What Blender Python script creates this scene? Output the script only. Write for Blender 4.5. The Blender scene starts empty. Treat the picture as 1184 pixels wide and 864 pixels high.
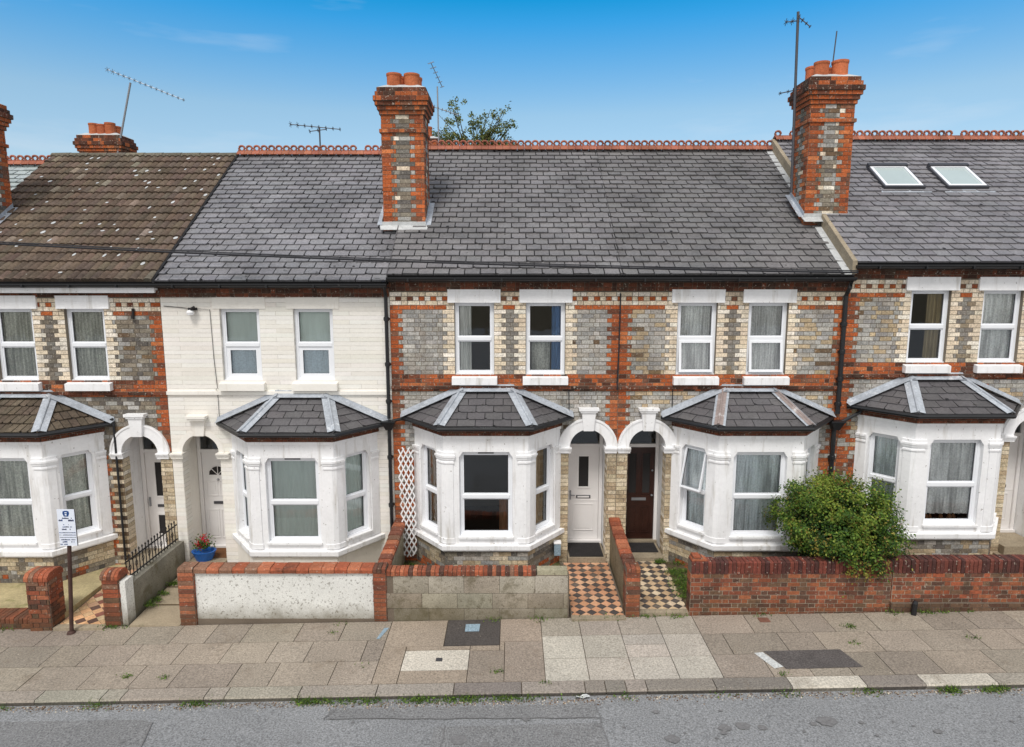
import bpy, math, random
from mathutils import Vector, Matrix, noise
random.seed(7)
R = math.radians
scene = bpy.context.scene
COL = scene.collection
V = Vector
ZU = V((0, 0, 1))

def srgb(r, g, b):
    f = lambda c: (c/255/12.92) if c/255 <= 0.04045 else ((c/255+0.055)/1.055)**2.4
    return (f(r), f(g), f(b))
def vary(c, a=.12, h=.03):
    k = 1+random.uniform(-a, a)
    return tuple(max(0, x*k*(1+random.uniform(-h, h))) for x in c)
def mix(a, b, t): return tuple(x+(y-x)*t for x, y in zip(a, b))

# ------------------------------------------------------------------ materials
MATS = {}
def nodes(name):
    m = bpy.data.materials.new(name); m.use_nodes = True
    nt = m.node_tree; nt.nodes.clear()
    out = nt.nodes.new('ShaderNodeOutputMaterial')
    b = nt.nodes.new('ShaderNodeBsdfPrincipled')
    nt.links.new(b.outputs[0], out.inputs[0])
    MATS[name] = m
    return m, nt, b, out
def N(nt, t, **kw):
    n = nt.nodes.new(t)
    for k, v in kw.items():
        if k in n.inputs: n.inputs[k].default_value = v
        else: setattr(n, k, v)
    return n
def noise_node(nt, scale, detail=4, rough=.6, stretch=None):
    g = N(nt, 'ShaderNodeNewGeometry')
    src = g.outputs['Position']
    if stretch:
        mp = N(nt, 'ShaderNodeMapping'); mp.inputs['Scale'].default_value = stretch
        nt.links.new(src, mp.inputs[0]); src = mp.outputs[0]
    n = N(nt, 'ShaderNodeTexNoise', Scale=scale, Detail=detail, Roughness=rough)
    nt.links.new(src, n.inputs['Vector'])
    return n.outputs['Fac']
def ramp(nt, src, stops):
    r = N(nt, 'ShaderNodeValToRGB'); e = r.color_ramp.elements
    while len(e) < len(stops): e.new(.5)
    for i, (p, c) in enumerate(stops):
        e[i].position = p; e[i].color = (c, c, c, 1) if isinstance(c, (int, float)) else (*c, 1)
    nt.links.new(src, r.inputs[0]); return r.outputs[0]
def mul(nt, a, b, mode='MULTIPLY', fac=1.0):
    m = N(nt, 'ShaderNodeMix', data_type='RGBA', blend_type=mode)
    if isinstance(fac, float): m.inputs[0].default_value = fac
    else: nt.links.new(fac, m.inputs[0])
    for s, i in ((a, 6), (b, 7)):
        if isinstance(s, tuple): m.inputs[i].default_value = (*s, 1)
        else: nt.links.new(s, m.inputs[i])
    return m.outputs[2]
def mapr(nt, src, a, b):
    m = N(nt, 'ShaderNodeMapRange'); m.inputs[1].default_value = a; m.inputs[2].default_value = b; nt.links.new(src, m.inputs[0]); return m.outputs[0]
def surface(name, base=None, rough=.8, big=(.6, .75, 1.1), fine=(40, .85, 1.1), bump=.3, bscale=60, stain=None, metal=0, spec=.3, streak=None, speck=None, low=None):
    """base None: the colour stored per face; otherwise one colour. big/fine are (scale, low, high) multipliers."""
    m, nt, b, out = nodes(name)
    if base is None:
        at = N(nt, 'ShaderNodeAttribute', attribute_name='Col'); c = at.outputs['Color']
    else: c = base
    if big: c = mul(nt, c, ramp(nt, noise_node(nt, big[0], 5, .65), [(.3, big[1]), (.7, big[2])]))
    if fine: c = mul(nt, c, ramp(nt, noise_node(nt, fine[0], 3, .7), [(.3, fine[1]), (.7, fine[2])]))
    if streak:
        s = noise_node(nt, streak[0], 4, .6, (1, 1, .12)); c = mul(nt, c, streak[1], 'MIX', ramp(nt, s, [(streak[2], 0), (streak[2]+.2, streak[3])]))
    if stain:   # (scale, colour, threshold, amount)
        c = mul(nt, c, stain[1], 'MIX', ramp(nt, noise_node(nt, stain[0], 6, .7), [(stain[2], 0.0), (min(1, stain[2]+.12), stain[3])]))
    if speck:
        c = mul(nt, c, speck[1], 'MIX', ramp(nt, noise_node(nt, speck[0], 2, .5), [(speck[2], 0.0), (min(1, speck[2]+.04), speck[3])]))
    if low:     # damp dirt near the ground: (colour, height, amount)
        g = N(nt, 'ShaderNodeNewGeometry'); sp = N(nt, 'ShaderNodeSeparateXYZ'); nt.links.new(g.outputs['Position'], sp.inputs[0])
        ad = N(nt, 'ShaderNodeMath', operation='MULTIPLY_ADD'); ad.inputs[1].default_value = -.55; nt.links.new(noise_node(nt, 4, 5, .7), ad.inputs[0]); nt.links.new(sp.outputs[2], ad.inputs[2])
        c = mul(nt, c, low[0], 'MIX', ramp(nt, ad.outputs[0], [(0, low[2]), (low[1], 0.0)]) if False else ramp(nt, mapr(nt, ad.outputs[0], -.55, low[1]-.3), [(0, low[2]), (1, 0.0)]))
    if isinstance(c, tuple): b.inputs['Base Color'].default_value = (*c, 1)
    else: nt.links.new(c, b.inputs['Base Color'])
    b.inputs['Roughness'].default_value = rough; b.inputs['Metallic'].default_value = metal
    b.inputs['Specular IOR Level'].default_value = spec
    if bump:
        bp = N(nt, 'ShaderNodeBump', Strength=bump, Distance=.01)
        nt.links.new(noise_node(nt, bscale, 4, .7), bp.inputs['Height']); nt.links.new(bp.outputs[0], b.inputs['Normal'])
    return m

surface('brick', None, .9, (.8, .68, 1.14), (32, .60, 1.32), .6, 50, streak=(3.2, srgb(112, 100, 86), .54, .42), stain=(2.6, srgb(92, 82, 70), .56, .55), speck=(26, srgb(214, 205, 190), .64, .4))
surface('garden_brick', None, .9, (1.4, .65, 1.15), (30, .65, 1.25), .7, 45, stain=(2.2, srgb(62, 52, 44), .55, .6), speck=(20, srgb(190, 180, 165), .66, .45), low=(srgb(70, 62, 44), .35, .6))
surface('mortar', srgb(136, 126, 112), .95, (.9, .7, 1.05), (50, .8, 1.1), .5, 80, stain=(2.5, srgb(90, 82, 72), .6, .6))
surface('dark_mortar', srgb(120, 108, 95), .95, (1.4, .7, 1.05), (50, .8, 1.1), .5, 80)
surface('painted_brick', None, .75, (.7, .93, 1.03), (22, .95, 1.03), .5, 40, streak=(5, srgb(196, 184, 160), .62, .4), speck=(9, srgb(120, 110, 96), .77, .6))
surface('white_paint', srgb(243, 243, 244), .55, (1.2, .9, 1.03), (14, .95, 1.02), .3, 24, streak=(7, srgb(170, 163, 150), .54, .6), speck=(17, srgb(120, 112, 100), .70, .55))
surface('cream_paint', srgb(238, 234, 226), .6, (1.0, .93, 1.03), (14, .96, 1.02), .15, 30, streak=(6, srgb(190, 174, 148), .6, .5), speck=(15, srgb(130, 115, 95), .76, .5))
surface('cream_joint', srgb(233, 228, 218), .9, (1.0, .8, 1.04), (6, .60, 1.08), .3, 30)
surface('pale_mortar', srgb(176, 164, 146), .95, (1.4, .6, 1.1), (30, .7, 1.1), .5, 60, stain=(2.5, srgb(84, 74, 60), .52, .8))
surface('upvc', srgb(236, 238, 242), .35, (2, .96, 1.02), None, 0, spec=.5, streak=(9, srgb(190, 188, 184), .64, .3))
surface('slate', None, .6, (1.1, .76, 1.3), (26, .76, 1.22), .5, 30, stain=(2.2, srgb(84, 83, 80), .60, .5), spec=.4, speck=(11, srgb(50, 48, 44), .70, .8))
surface('slate_pale', None, .6, (.7, .75, 1.4), (26, .7, 1.25), .5, 30, stain=(1.5, srgb(160, 160, 164), .57, .4), spec=.4, speck=(7, srgb(44, 42, 38), .69, .7))
surface('concrete_tile', None, .95, (1.5, .7, 1.2), (26, .6, 1.3), .8, 50, stain=(3.5, srgb(84, 78, 62), .60, .3), speck=(5.5, srgb(210, 204, 190), .75, .8))
surface('underlay', srgb(40, 40, 42), .95, None, None, 0)
surface('lead', srgb(168, 174, 182), .5, (3, .75, 1.15), (20, .8, 1.15), .4, 20, stain=(5, srgb(222, 224, 226), .58, .6), spec=.5)
surface('lead_brown', srgb(150, 136, 132), .5, (3, .75, 1.15), (20, .8, 1.15), .4, 20, stain=(6, srgb(205, 205, 205), .55, .7), spec=.5)
surface('cement', srgb(190, 192, 192), .9, (3, .8, 1.08), (20, .85, 1.1), .5, 30)
surface('stone', srgb(160, 147, 126), .9, (2, .7, 1.15), (30, .75, 1.15), .5, 40, stain=(4, srgb(80, 72, 58), .58, .6))
surface('terracotta', None, .85, (3, .7, 1.15), (30, .75, 1.2), .4, 40, stain=(6, srgb(60, 50, 44), .62, .6))
surface('black_plastic', srgb(26, 27, 30), .4, (2, .8, 1.3), None, 0, spec=.5, speck=(14, srgb(120, 120, 118), .74, .5))
surface('iron', srgb(34, 32, 32), .6, (2, .7, 1.4), (20, .7, 1.4), .3, 40)
surface('aluminium', srgb(150, 152, 156), .45, None, None, 0, metal=.6)
surface('dark_metal', srgb(84, 84, 88), .5, None, None, 0, metal=.4)
surface('wire', srgb(40, 41, 46), .6, None, None, 0)
surface('roughcast', srgb(238, 238, 233), .95, (1.5, .88, 1.05), (60, .75, 1.1), 1.0, 70, stain=(3.0, srgb(140, 132, 114), .60, .4), speck=(30, srgb(96, 88, 74), .62, .6), low=(srgb(104, 94, 70), .22, .85))
surface('concrete_block', None, .95, (1.6, .7, 1.15), (45, .7, 1.2), .9, 60, stain=(3, srgb(96, 88, 66), .53, .6), speck=(22, srgb(92, 82, 66), .63, .5), low=(srgb(84, 76, 50), .6, .7))
surface('paving', None, .92, (.7, .84, 1.1), (38, .58, 1.4), .4, 90, stain=(1.8, srgb(112, 98, 82), .58, .45), speck=(16, srgb(62, 56, 50), .72, .5))
surface('asphalt', srgb(132, 133, 134), .95, (.45, .86, 1.1), (42, .45, 1.6), .7, 110, stain=(1.1, srgb(118, 117, 117), .6, .5), speck=(150, srgb(190, 190, 190), .66, .5))
surface('asphalt_patch', srgb(122, 122, 122), .95, (.8, .85, 1.1), (42, .45, 1.6), .7, 110, speck=(150, srgb(170, 170, 170), .68, .5))
surface('dark_asphalt', srgb(90, 85, 83), .95, (2, .8, 1.15), (42, .5, 1.5), .7, 110, speck=(130, srgb(150, 145, 140), .70, .5))
surface('earth', srgb(104, 90, 70), 1, (1.5, .6, 1.2), (30, .6, 1.3), .8, 40, stain=(3, srgb(72, 84, 42), .5, .7))
surface('mossy_concrete', srgb(178, 164, 126), .95, (1.8, .7, 1.1), (30, .75, 1.15), .6, 50, stain=(3, srgb(112, 112, 68), .54, .7))
surface('path_concrete', srgb(160, 146, 124), .95, (1.2, .75, 1.1), (40, .8, 1.15), .6, 60, stain=(3, srgb(96, 92, 64), .58, .6))
surface('path_tile', None, .7, (2, .75, 1.1), (25, .75, 1.15), .3, 50, stain=(4, srgb(110, 96, 72), .62, .5))
surface('interior', srgb(150, 142, 132), .9, None, None, 0)
surface('interior_dark', srgb(48, 46, 46), .9, None, None, 0)
surface('brown_wood', srgb(50, 25, 18), .35, (4, .75, 1.3), (30, .8, 1.2), .1, 30, spec=.5)
surface('door_white', srgb(232, 229, 227), .4, (2, .95, 1.02), None, 0, spec=.5)
surface('mat', srgb(48, 46, 46), 1, (3, .8, 1.2), (60, .6, 1.5), .8, 120)
surface('coir', srgb(112, 78, 52), 1, (3, .8, 1.2), (60, .6, 1.5), .8, 120)
surface('paint_mark', srgb(206, 208, 206), .8, None, (30, .6, 1.1), 0)
surface('blue_mark', srgb(150, 172, 186), .8, None, (30, .5, 1.1), 0)
surface('oil', srgb(113, 112, 112), .9, None, (30, .8, 1.3), .3, 60)
surface('leaf', None, .6, None, (12, .8, 1.2), 0, spec=.35)
surface('bark', srgb(82, 68, 54), .95, (4, .7, 1.2), None, .5, 30)
surface('blue_plastic', srgb(30, 96, 176), .4, None, (20, .85, 1.1), 0, spec=.5)
surface('sign_white', srgb(226, 232, 244), .4, None, (30, .93, 1.02), 0, spec=.5)
surface('sign_blue', srgb(28, 70, 130), .4, None, None, 0)
surface('sign_ink', srgb(40, 48, 84), .5, None, None, 0)
surface('rust_brown', srgb(74, 54, 48), .7, (5, .7, 1.3), (30, .8, 1.2), .3, 40)
surface('pebble', None, .9, None, None, 0)
surface('iron_cover', srgb(120, 84, 70), .7, (5, .7, 1.3), None, .4, 60)
surface('light_concrete', srgb(206, 198, 182), .9, (1.4, .9, 1.06), (70, .85, 1.1), .3, 90, speck=(20, srgb(110, 100, 84), .74, .5))

def leafy():
    m = MATS['leaf']; nt = m.node_tree
    b = [n for n in nt.nodes if n.type == 'BSDF_PRINCIPLED'][0]; out = [n for n in nt.nodes if n.type == 'OUTPUT_MATERIAL'][0]
    t = N(nt, 'ShaderNodeBsdfTranslucent'); a = [n for n in nt.nodes if n.type == 'ATTRIBUTE'][0]
    nt.links.new(a.outputs['Color'], t.inputs[0])
    mx = N(nt, 'ShaderNodeMixShader'); mx.inputs[0].default_value = .25
    nt.links.new(b.outputs[0], mx.inputs[1]); nt.links.new(t.outputs[0], mx.inputs[2]); nt.links.new(mx.outputs[0], out.inputs[0])
leafy()
def glass(name, tint, refl_min=.05):
    m, nt, b, out = nodes(name); nt.nodes.remove(b)
    tr = N(nt, 'ShaderNodeBsdfTransparent'); tr.inputs[0].default_value = (*tint, 1)
    gl = N(nt, 'ShaderNodeBsdfGlossy'); gl.inputs['Roughness'].default_value = .02
    gl.inputs[0].default_value = (.9, .95, 1, 1)
    lw = N(nt, 'ShaderNodeFresnel', IOR=1.5)
    mx = N(nt, 'ShaderNodeMixShader')
    ma = N(nt, 'ShaderNodeMath', operation='MULTIPLY_ADD'); ma.inputs[1].default_value = 1.4; ma.inputs[2].default_value = refl_min
    nt.links.new(lw.outputs[0], ma.inputs[0]); nt.links.new(ma.outputs[0], mx.inputs[0])
    nt.links.new(tr.outputs[0], mx.inputs[1]); nt.links.new(gl.outputs[0], mx.inputs[2]); nt.links.new(mx.outputs[0], out.inputs[0])
    bp = N(nt, 'ShaderNodeBump', Strength=.25, Distance=.01); nt.links.new(noise_node(nt, 3.5, 2, .4), bp.inputs['Height'])
    nt.links.new(bp.outputs[0], gl.inputs['Normal'])
glass('glass', (.985, .99, .985)); glass('dark_glass', (.28, .30, .30))
surface('skylight_glass', srgb(176, 188, 186), .15, (1.2, .95, 1.03), None, 0, spec=.6)
def fabric(name, c, lace=0.0, trans=.03, streak=True):
    m, nt, b, out = nodes(name)
    col = mul(nt, c, ramp(nt, noise_node(nt, 9, 3, .6, (1, 1, .1)), [(.34, .55 if streak else .93), (.6, 1.1 if streak else 1.02)]))
    if lace: col = mul(nt, col, ramp(nt, noise_node(nt, 34, 3, .7), [(.42, 1-lace), (.58, 1.05)]))
    oi = N(nt, 'ShaderNodeObjectInfo'); col = mul(nt, col, ramp(nt, oi.outputs['Random'], [(0, .82), (1, 1.06)]))
    nt.links.new(col, b.inputs['Base Color']); b.inputs['Roughness'].default_value = .95; b.inputs['Specular IOR Level'].default_value = .05
    t = N(nt, 'ShaderNodeBsdfTranslucent'); nt.links.new(col, t.inputs[0])
    mx = N(nt, 'ShaderNodeMixShader'); mx.inputs[0].default_value = trans
    nt.links.new(b.outputs[0], mx.inputs[1]); nt.links.new(t.outputs[0], mx.inputs[2]); nt.links.new(mx.outputs[0], out.inputs[0])
fabric('net_grey', srgb(240, 242, 232), .28); fabric('net_white', srgb(252, 254, 252), .18); fabric('net_blue', srgb(244, 252, 254), .15)
fabric('blind_green', srgb(232, 244, 238), 0, streak=False); fabric('blind_blue', srgb(232, 246, 253), .1, streak=False); fabric('curtain_white', srgb(248, 250, 246), 0)
fabric('curtain_blue', srgb(110, 150, 196), 0); fabric('curtain_beige', srgb(176, 152, 122), 0); fabric('curtain_brown', srgb(150, 108, 78), 0)
fabric('curtain_sand', srgb(200, 184, 148), 0)

# ------------------------------------------------------------------ mesh builder
class MB:
    def __init__(s): s.v = []; s.f = []; s.m = []; s.c = []; s.mats = []
    def mi(s, m):
        if m not in s.mats: s.mats.append(m)
        return s.mats.index(m)
    def poly(s, pts, m, c=(1, 1, 1)):
        b = len(s.v); s.v += [tuple(p) for p in pts]; s.f.append(tuple(range(b, b+len(pts)))); s.m.append(s.mi(m)); s.c.append(c)
    def faces(s, pts, faces, m, c=(1, 1, 1)):
        b = len(s.v); s.v += [tuple(p) for p in pts]; k = s.mi(m)
        for f in faces: s.f.append(tuple(b+i for i in f)); s.m.append(k); s.c.append(c)
    def hexa(s, p, m, c=(1, 1, 1)):   # p: 4 bottom + 4 top
        s.faces(p, [(0, 3, 2, 1), (4, 5, 6, 7), (0, 1, 5, 4), (1, 2, 6, 5), (2, 3, 7, 6), (3, 0, 4, 7)], m, c)
    def box(s, x0, x1, y0, y1, z0, z1, m, c=(1, 1, 1)):
        s.hexa([(x0, y0, z0), (x1, y0, z0), (x1, y1, z0), (x0, y1, z0), (x0, y0, z1), (x1, y0, z1), (x1, y1, z1), (x0, y1, z1)], m, c)
    def lbox(s, F, a0, a1, d0, d1, z0, z1, m, c=(1, 1, 1)):
        s.hexa([F(a0, d0, z0), F(a1, d0, z0), F(a1, d1, z0), F(a0, d1, z0), F(a0, d0, z1), F(a1, d0, z1), F(a1, d1, z1), F(a0, d1, z1)], m, c)
    def prism(s, pts, off, m, c=(1, 1, 1)):   # polygon extruded by vector
        n = len(pts); b = [V(p) for p in pts]; t = [p+off for p in b]
        s.faces(b+t, [tuple(reversed(range(n))), tuple(range(n, 2*n))]+[(i, (i+1) % n, n+(i+1) % n, n+i) for i in range(n)], m, c)
    def tube(s, path, r, m, seg=8, c=(1, 1, 1), caps=True):
        path = [V(p) for p in path]; rs = r if isinstance(r, (list, tuple)) else [r]*len(path)
        rings = []
        for i, p in enumerate(path):
            d = (path[min(i+1, len(path)-1)]-path[max(i-1, 0)]).normalized()
            a = d.cross(V((0, 0, 1)) if abs(d.z) < .9 else V((1, 0, 0))).normalized(); b = d.cross(a)
            rings += [p+(a*math.cos(t)+b*math.sin(t))*rs[i] for t in [2*math.pi*k/seg for k in range(seg)]]
        fs = [(i*seg+k, i*seg+(k+1) % seg, (i+1)*seg+(k+1) % seg, (i+1)*seg+k) for i in range(len(path)-1) for k in range(seg)]
        if caps: fs += [tuple(range(seg)), tuple(range((len(path)-1)*seg, len(path)*seg))]
        s.faces(rings, fs, m, c)
    def lathe(s, o, prof, m, seg=16, c=(1, 1, 1), sx=1):
        o = V(o); pts = []
        for r, z in prof: pts += [o+V((r*math.cos(2*math.pi*k/seg)*sx, r*math.sin(2*math.pi*k/seg), z)) for k in range(seg)]
        s.faces(pts, [(i*seg+k, i*seg+(k+1) % seg, (i+1)*seg+(k+1) % seg, (i+1)*seg+k) for i in range(len(prof)-1) for k in range(seg)], m, c)
    def build(s, name, parent=None, loc=None, smooth=False, **props):
        me = bpy.data.meshes.new(name); me.from_pydata(s.v, [], s.f)
        for m in s.mats: me.materials.append(MATS[m])
        me.polygons.foreach_set('material_index', s.m)
        ca = me.color_attributes.new('Col', 'FLOAT_COLOR', 'CORNER'); buf = []
        for f, c in zip(s.f, s.c): buf += [c[0], c[1], c[2], 1.0]*len(f)
        ca.data.foreach_set('color', buf)
        if smooth: me.polygons.foreach_set('use_smooth', [True]*len(s.f))
        me.update(); o = bpy.data.objects.new(name, me); COL.objects.link(o)
        if parent: 
            o.parent = parent; o.matrix_parent_inverse = wm(parent).inverted()
        elif loc is not None: me.transform(Matrix.Translation(-V(loc))); o.location = loc
        for k, v in props.items(): o[k] = v
        return o
def wm(o):
    m = Matrix.Translation(o.location)
    return (wm(o.parent) @ o.matrix_parent_inverse @ m) if o.parent else m
def thing(name, label, cat, loc=(0, 0, 0), group=None):
    o = bpy.data.objects.new(name, None); COL.objects.link(o); o.location = loc; o.empty_display_size = .2
    o['label'] = label; o['category'] = cat
    if group: o['group'] = group
    return o
def Frame(O, U, IN, UP=ZU):
    O, U, IN, UP = V(O), V(U).normalized(), V(IN).normalized(), V(UP).normalized()
    return lambda a, d, z: O+U*a+IN*d+UP*z

# ------------------------------------------------------------------ bricks
RED = [srgb(186, 100, 56)]*3+[srgb(174, 90, 48)]*3+[srgb(152, 82, 52)]*2+[srgb(196, 116, 70), srgb(116, 72, 54), srgb(134, 92, 70)]
GREY = [srgb(176, 173, 168), srgb(164, 162, 157), srgb(184, 180, 173), srgb(150, 148, 145), srgb(170, 164, 155)]
DGREY = [srgb(138, 131, 122), srgb(120, 115, 108), srgb(150, 141, 126), srgb(106, 101, 96), srgb(132, 121, 106)]
CREAM = [srgb(240, 226, 204), srgb(234, 217, 192), srgb(244, 235, 220), srgb(226, 208, 182)]
BUFF = [srgb(212, 196, 166), srgb(200, 182, 152), srgb(222, 207, 180), srgb(186, 166, 136)]
BROWN = [srgb(112, 92, 72), srgb(96, 80, 66), srgb(126, 104, 78)]
GRED = [srgb(146, 86, 62), srgb(134, 78, 58), srgb(126, 76, 58), srgb(158, 96, 66), srgb(108, 72, 58), srgb(96, 70, 58), srgb(118, 90, 70)]
DRED = [srgb(108, 64, 46), srgb(92, 56, 42), srgb(120, 70, 50), srgb(76, 52, 42)]
PAINT = [srgb(238, 234, 226), srgb(239, 236, 229), srgb(235, 230, 221)]
def pick(p, a=.07): return vary(random.choice(p), a, .012)

def brick_unit(mb, F, a0, a1, z0, z1, out, c, m, j=.0025):
    J = lambda: random.uniform(-j, j)
    o = out*random.uniform(.55, 1.2)
    f = [F(a0+J(), -o, z0+J()), F(a1+J(), -o, z0+J()), F(a1+J(), -o, z1+J()), F(a0+J(), -o, z1+J())]
    b = [F(a0, 0, z0), F(a1, 0, z0), F(a1, 0, z1), F(a0, 0, z1)]
    mb.faces(f+b, [(0, 1, 2, 3), (0, 4, 5, 1), (1, 5, 6, 2), (2, 6, 7, 3), (3, 7, 4, 0)], m, c)
def bricks(mb, F, a0, a1, z0, z1, colf, holes=None, breaks=None, H=.086, zref=0, L=.235, out=.008, jt=.010, m='brick'):
    k = math.floor((z0-zref)/H+1e-6)
    while zref+k*H < z1-1e-4:
        c0 = max(z0, zref+k*H)+jt/2; c1 = min(z1, zref+(k+1)*H)-jt/2
        if c1-c0 > .012:
            zc = (c0+c1)/2
            hs = holes(zc) if holes else []
            br = sorted([a0]+[b for b in (breaks(k) if breaks else []) if a0 < b < a1]+[a1])
            for s0, s1 in zip(br, br[1:]):
                if s1-s0 < .02: continue
                segs = [(s0, s1)]
                for h0, h1 in hs:
                    n = []
                    for p, q in segs:
                        if h1 <= p or h0 >= q: n.append((p, q)); continue
                        if h0 > p: n.append((p, h0))
                        if h1 < q: n.append((h1, q))
                    segs = n
                for p, q in segs:
                    w = q-p
                    if w < .02: continue
                    if w < .30: cuts = [p, q]
                    else:
                        x = p-(0 if k % 2 else L*.75); cuts = [p]; i = 0
                        while True:
                            x += L if i % 2 == 0 else L/2; i += 1
                            if x > q-.04: break
                            if x > p+.04: cuts.append(x)
                        cuts.append(q)
                    for u0, u1 in zip(cuts, cuts[1:]):
                        c = colf((u0+u1)/2, zc, k, u1-u0 < L*.7)
                        if c: brick_unit(mb, F, u0+jt/2, u1-jt/2, c0, c1, out, c, m)
        k += 1
def clip(poly, inside, inter):
    out = []
    for i in range(len(poly)):
        a, b = poly[i-1], poly[i]
        ia, ib = inside(a), inside(b)
        if ib:
            if not ia: out.append(inter(a, b))
            out.append(b)
        elif ia: out.append(inter(a, b))
    return out
def clip_convex(rect, poly):     # both CCW lists of 2D tuples
    for i in range(len(poly)):
        if not rect: return []
        (ax, ay), (bx, by) = poly[i-1], poly[i]; ex, ey = bx-ax, by-ay
        d = lambda p: ex*(p[1]-ay)-ey*(p[0]-ax)
        def inter(p, q):
            t = d(p)/(d(p)-d(q)); return (p[0]+(q[0]-p[0])*t, p[1]+(q[1]-p[1])*t)
        rect = clip(rect, lambda p: d(p) >= -1e-9, inter)
    return rect
def slates(mb, pts, gauge, width, colf, m='slate', thick=.030, under=True, gap=.011, miss=0.0):
    """pts: convex 3D polygon, first edge = eaves, CCW seen from outside"""
    pts = [V(p) for p in pts]; O = pts[0]; U = (pts[1]-pts[0]).normalized()
    n = (pts[1]-pts[0]).cross(pts[-1]-pts[0]).normalized(); W = n.cross(U)
    P2 = [((p-O).dot(U), (p-O).dot(W)) for p in pts]
    xs = [p[0] for p in P2]; ys = [p[1] for p in P2]
    if under: mb.prism([p-n*.004 for p in pts], -n*.05, 'underlay')
    r = 0; y = 0.0
    while y < max(ys)-.01:
        x = min(xs)-width*(.5 if r % 2 else 0)-width+random.uniform(-.01, .01)
        while x < max(xs):
            w = width
            dy = random.uniform(-.008, .008)+.016*noise.noise(V((x*.7, y*.9, O.x))); sk = random.uniform(-.003, .003)
            q = [(x+gap, y+dy+sk), (x+w-gap, y+dy-sk), (x+w-gap, y+gauge+.02), (x+gap, y+gauge+.02)]
            if random.random() < .4:   # a worn lower corner
                k = random.uniform(.03, .06); q = [(q[0][0]+k, q[0][1])]+q[1:]+[(q[0][0], q[0][1]+k)]
            c2 = clip_convex(q, P2)
            if len(c2) >= 3 and random.random() >= miss:
                lift = thick*random.uniform(.8, 1.5)
                top = [O+U*a+W*b+n*(.003+lift*max(0, 1-(b-y)/gauge)) for a, b in c2]
                bot = [O+U*a+W*b-n*.003 for a, b in c2]; k = len(top)
                mb.faces(top+bot, [tuple(range(k))]+[(i, k+i, k+(i+1) % k, (i+1) % k) for i in range(k)], m, colf(x, y))
                if random.random() < .035 and m.startswith('slate') and len(c2) == 4:      # chipped edge showing the dark below
                    ca = x+w*random.uniform(.1, .9); cb_ = y+random.uniform(.0, .05); rr = random.uniform(.012, .035); kk = 7
                    ch = [(ca+rr*1.3*math.cos(6.283*t/kk)*random.uniform(.6, 1.2), cb_+rr*math.sin(6.283*t/kk)*random.uniform(.6, 1.2)) for t in range(kk)]; ch = clip_convex(ch, P2)
                    if len(ch) >= 3: mb.poly([O+U*a+W*b+n*(.006+lift*1.02) for a, b in ch], 'underlay')
            x += w
        y += gauge; r += 1
def wall_core(mb, x0, x1, z0, z1, y0, y1, holes, m):
    xs = sorted({x0, x1}|{v for h in holes for v in h[:2] if x0 < v < x1}); zs = sorted({z0, z1}|{v for h in holes for v in h[2:] if z0 < v < z1})
    for a, b in zip(xs, xs[1:]):
        run = None
        for c, d in zip(zs, zs[1:]):
            ins = any(h[0] < (a+b)/2 < h[1] and h[2] < (c+d)/2 < h[3] for h in holes)
            if ins:
                if run: mb.box(a, b, y0, y1, run[0], run[1], m); run = None
            else: run = (run[0], d) if run else (c, d)
        if run: mb.box(a, b, y0, y1, run[0], run[1], m)

# ------------------------------------------------------------------ windows, curtains, doors
def window(house, F, w, h, rec=.09, split=.5, pane='glass', tilt=None, lower_inset=0, label=None, handle=False):
    """F at the lower outer corner of the opening (a right, d inward, z up)"""
    mb = MB(); f = .055; d0, d1 = rec, rec+.07; g = .002
    for a in ((g, f), (w-f, w-g)): mb.lbox(F, a[0], a[1], d0, d1, g, h-g, 'upvc')
    mb.lbox(F, f, w-f, d0, d1, g, f+.01, 'upvc'); mb.lbox(F, f, w-f, d0, d1, h-f, h-g, 'upvc')
    zs = h*split; mb.lbox(F, f, w-f, d0-.012, d1, zs-.035, zs+.03, 'upvc')
    mb.lbox(F, -.0, w, d0-.045, d0-.001, -.005, .03, 'upvc')
    panes = []
    for lo, hi, k in ((f+.01, zs-.035, 'lower'), (zs+.03, h-f, 'upper')):
        s = .028+(lower_inset if k == 'lower' else 0); G = F
        if tilt and tilt[0] == k:
            ang = tilt[1]; base = F
            def G(a, d, z, base=base, hi=hi, lo=lo, ang=ang, hinge=tilt[2]):
                if hinge == 'top':
                    L = hi-z; return base(a, d0+(d-d0)-L*math.sin(ang), hi-L*math.cos(ang))
                L = z-lo; return base(a, d0+(d-d0)-L*math.sin(ang), lo+L*math.cos(ang))
        e0, e1 = (d0-.022, d0+.03) if (tilt and tilt[0] == k) else (d0+.012, d0+.05)
        a0, a1 = f, w-f
        for p, q in ((a0, a0+s), (a1-s, a1)): mb.lbox(G, p, q, e0, e1, lo, hi, 'upvc')
        mb.lbox(G, a0+s, a1-s, e0, e1, lo, lo+s, 'upvc'); mb.lbox(G, a0+s, a1-s, e0, e1, hi-s, hi, 'upvc')
        e = .006
        for pts in (((a0+s, a0+s+e), (lo+s, hi-s)), ((a1-s-e, a1-s), (lo+s, hi-s))):
            mb.lbox(G, pts[0][0], pts[0][1], e1-.02, e1-.005, pts[1][0], pts[1][1], 'wire')
        pm = MB(); dd = e1-.012
        pm.poly([G(a0+s, dd, lo+s), G(a1-s, dd, lo+s), G(a1-s, dd, hi-s), G(a0+s, dd, hi-s)], pane); panes.append(pm)
    o = mb.build('window', house)
    if label: o['label'] = label
    for pm in panes: pm.build('pane', o)
    return o
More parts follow.
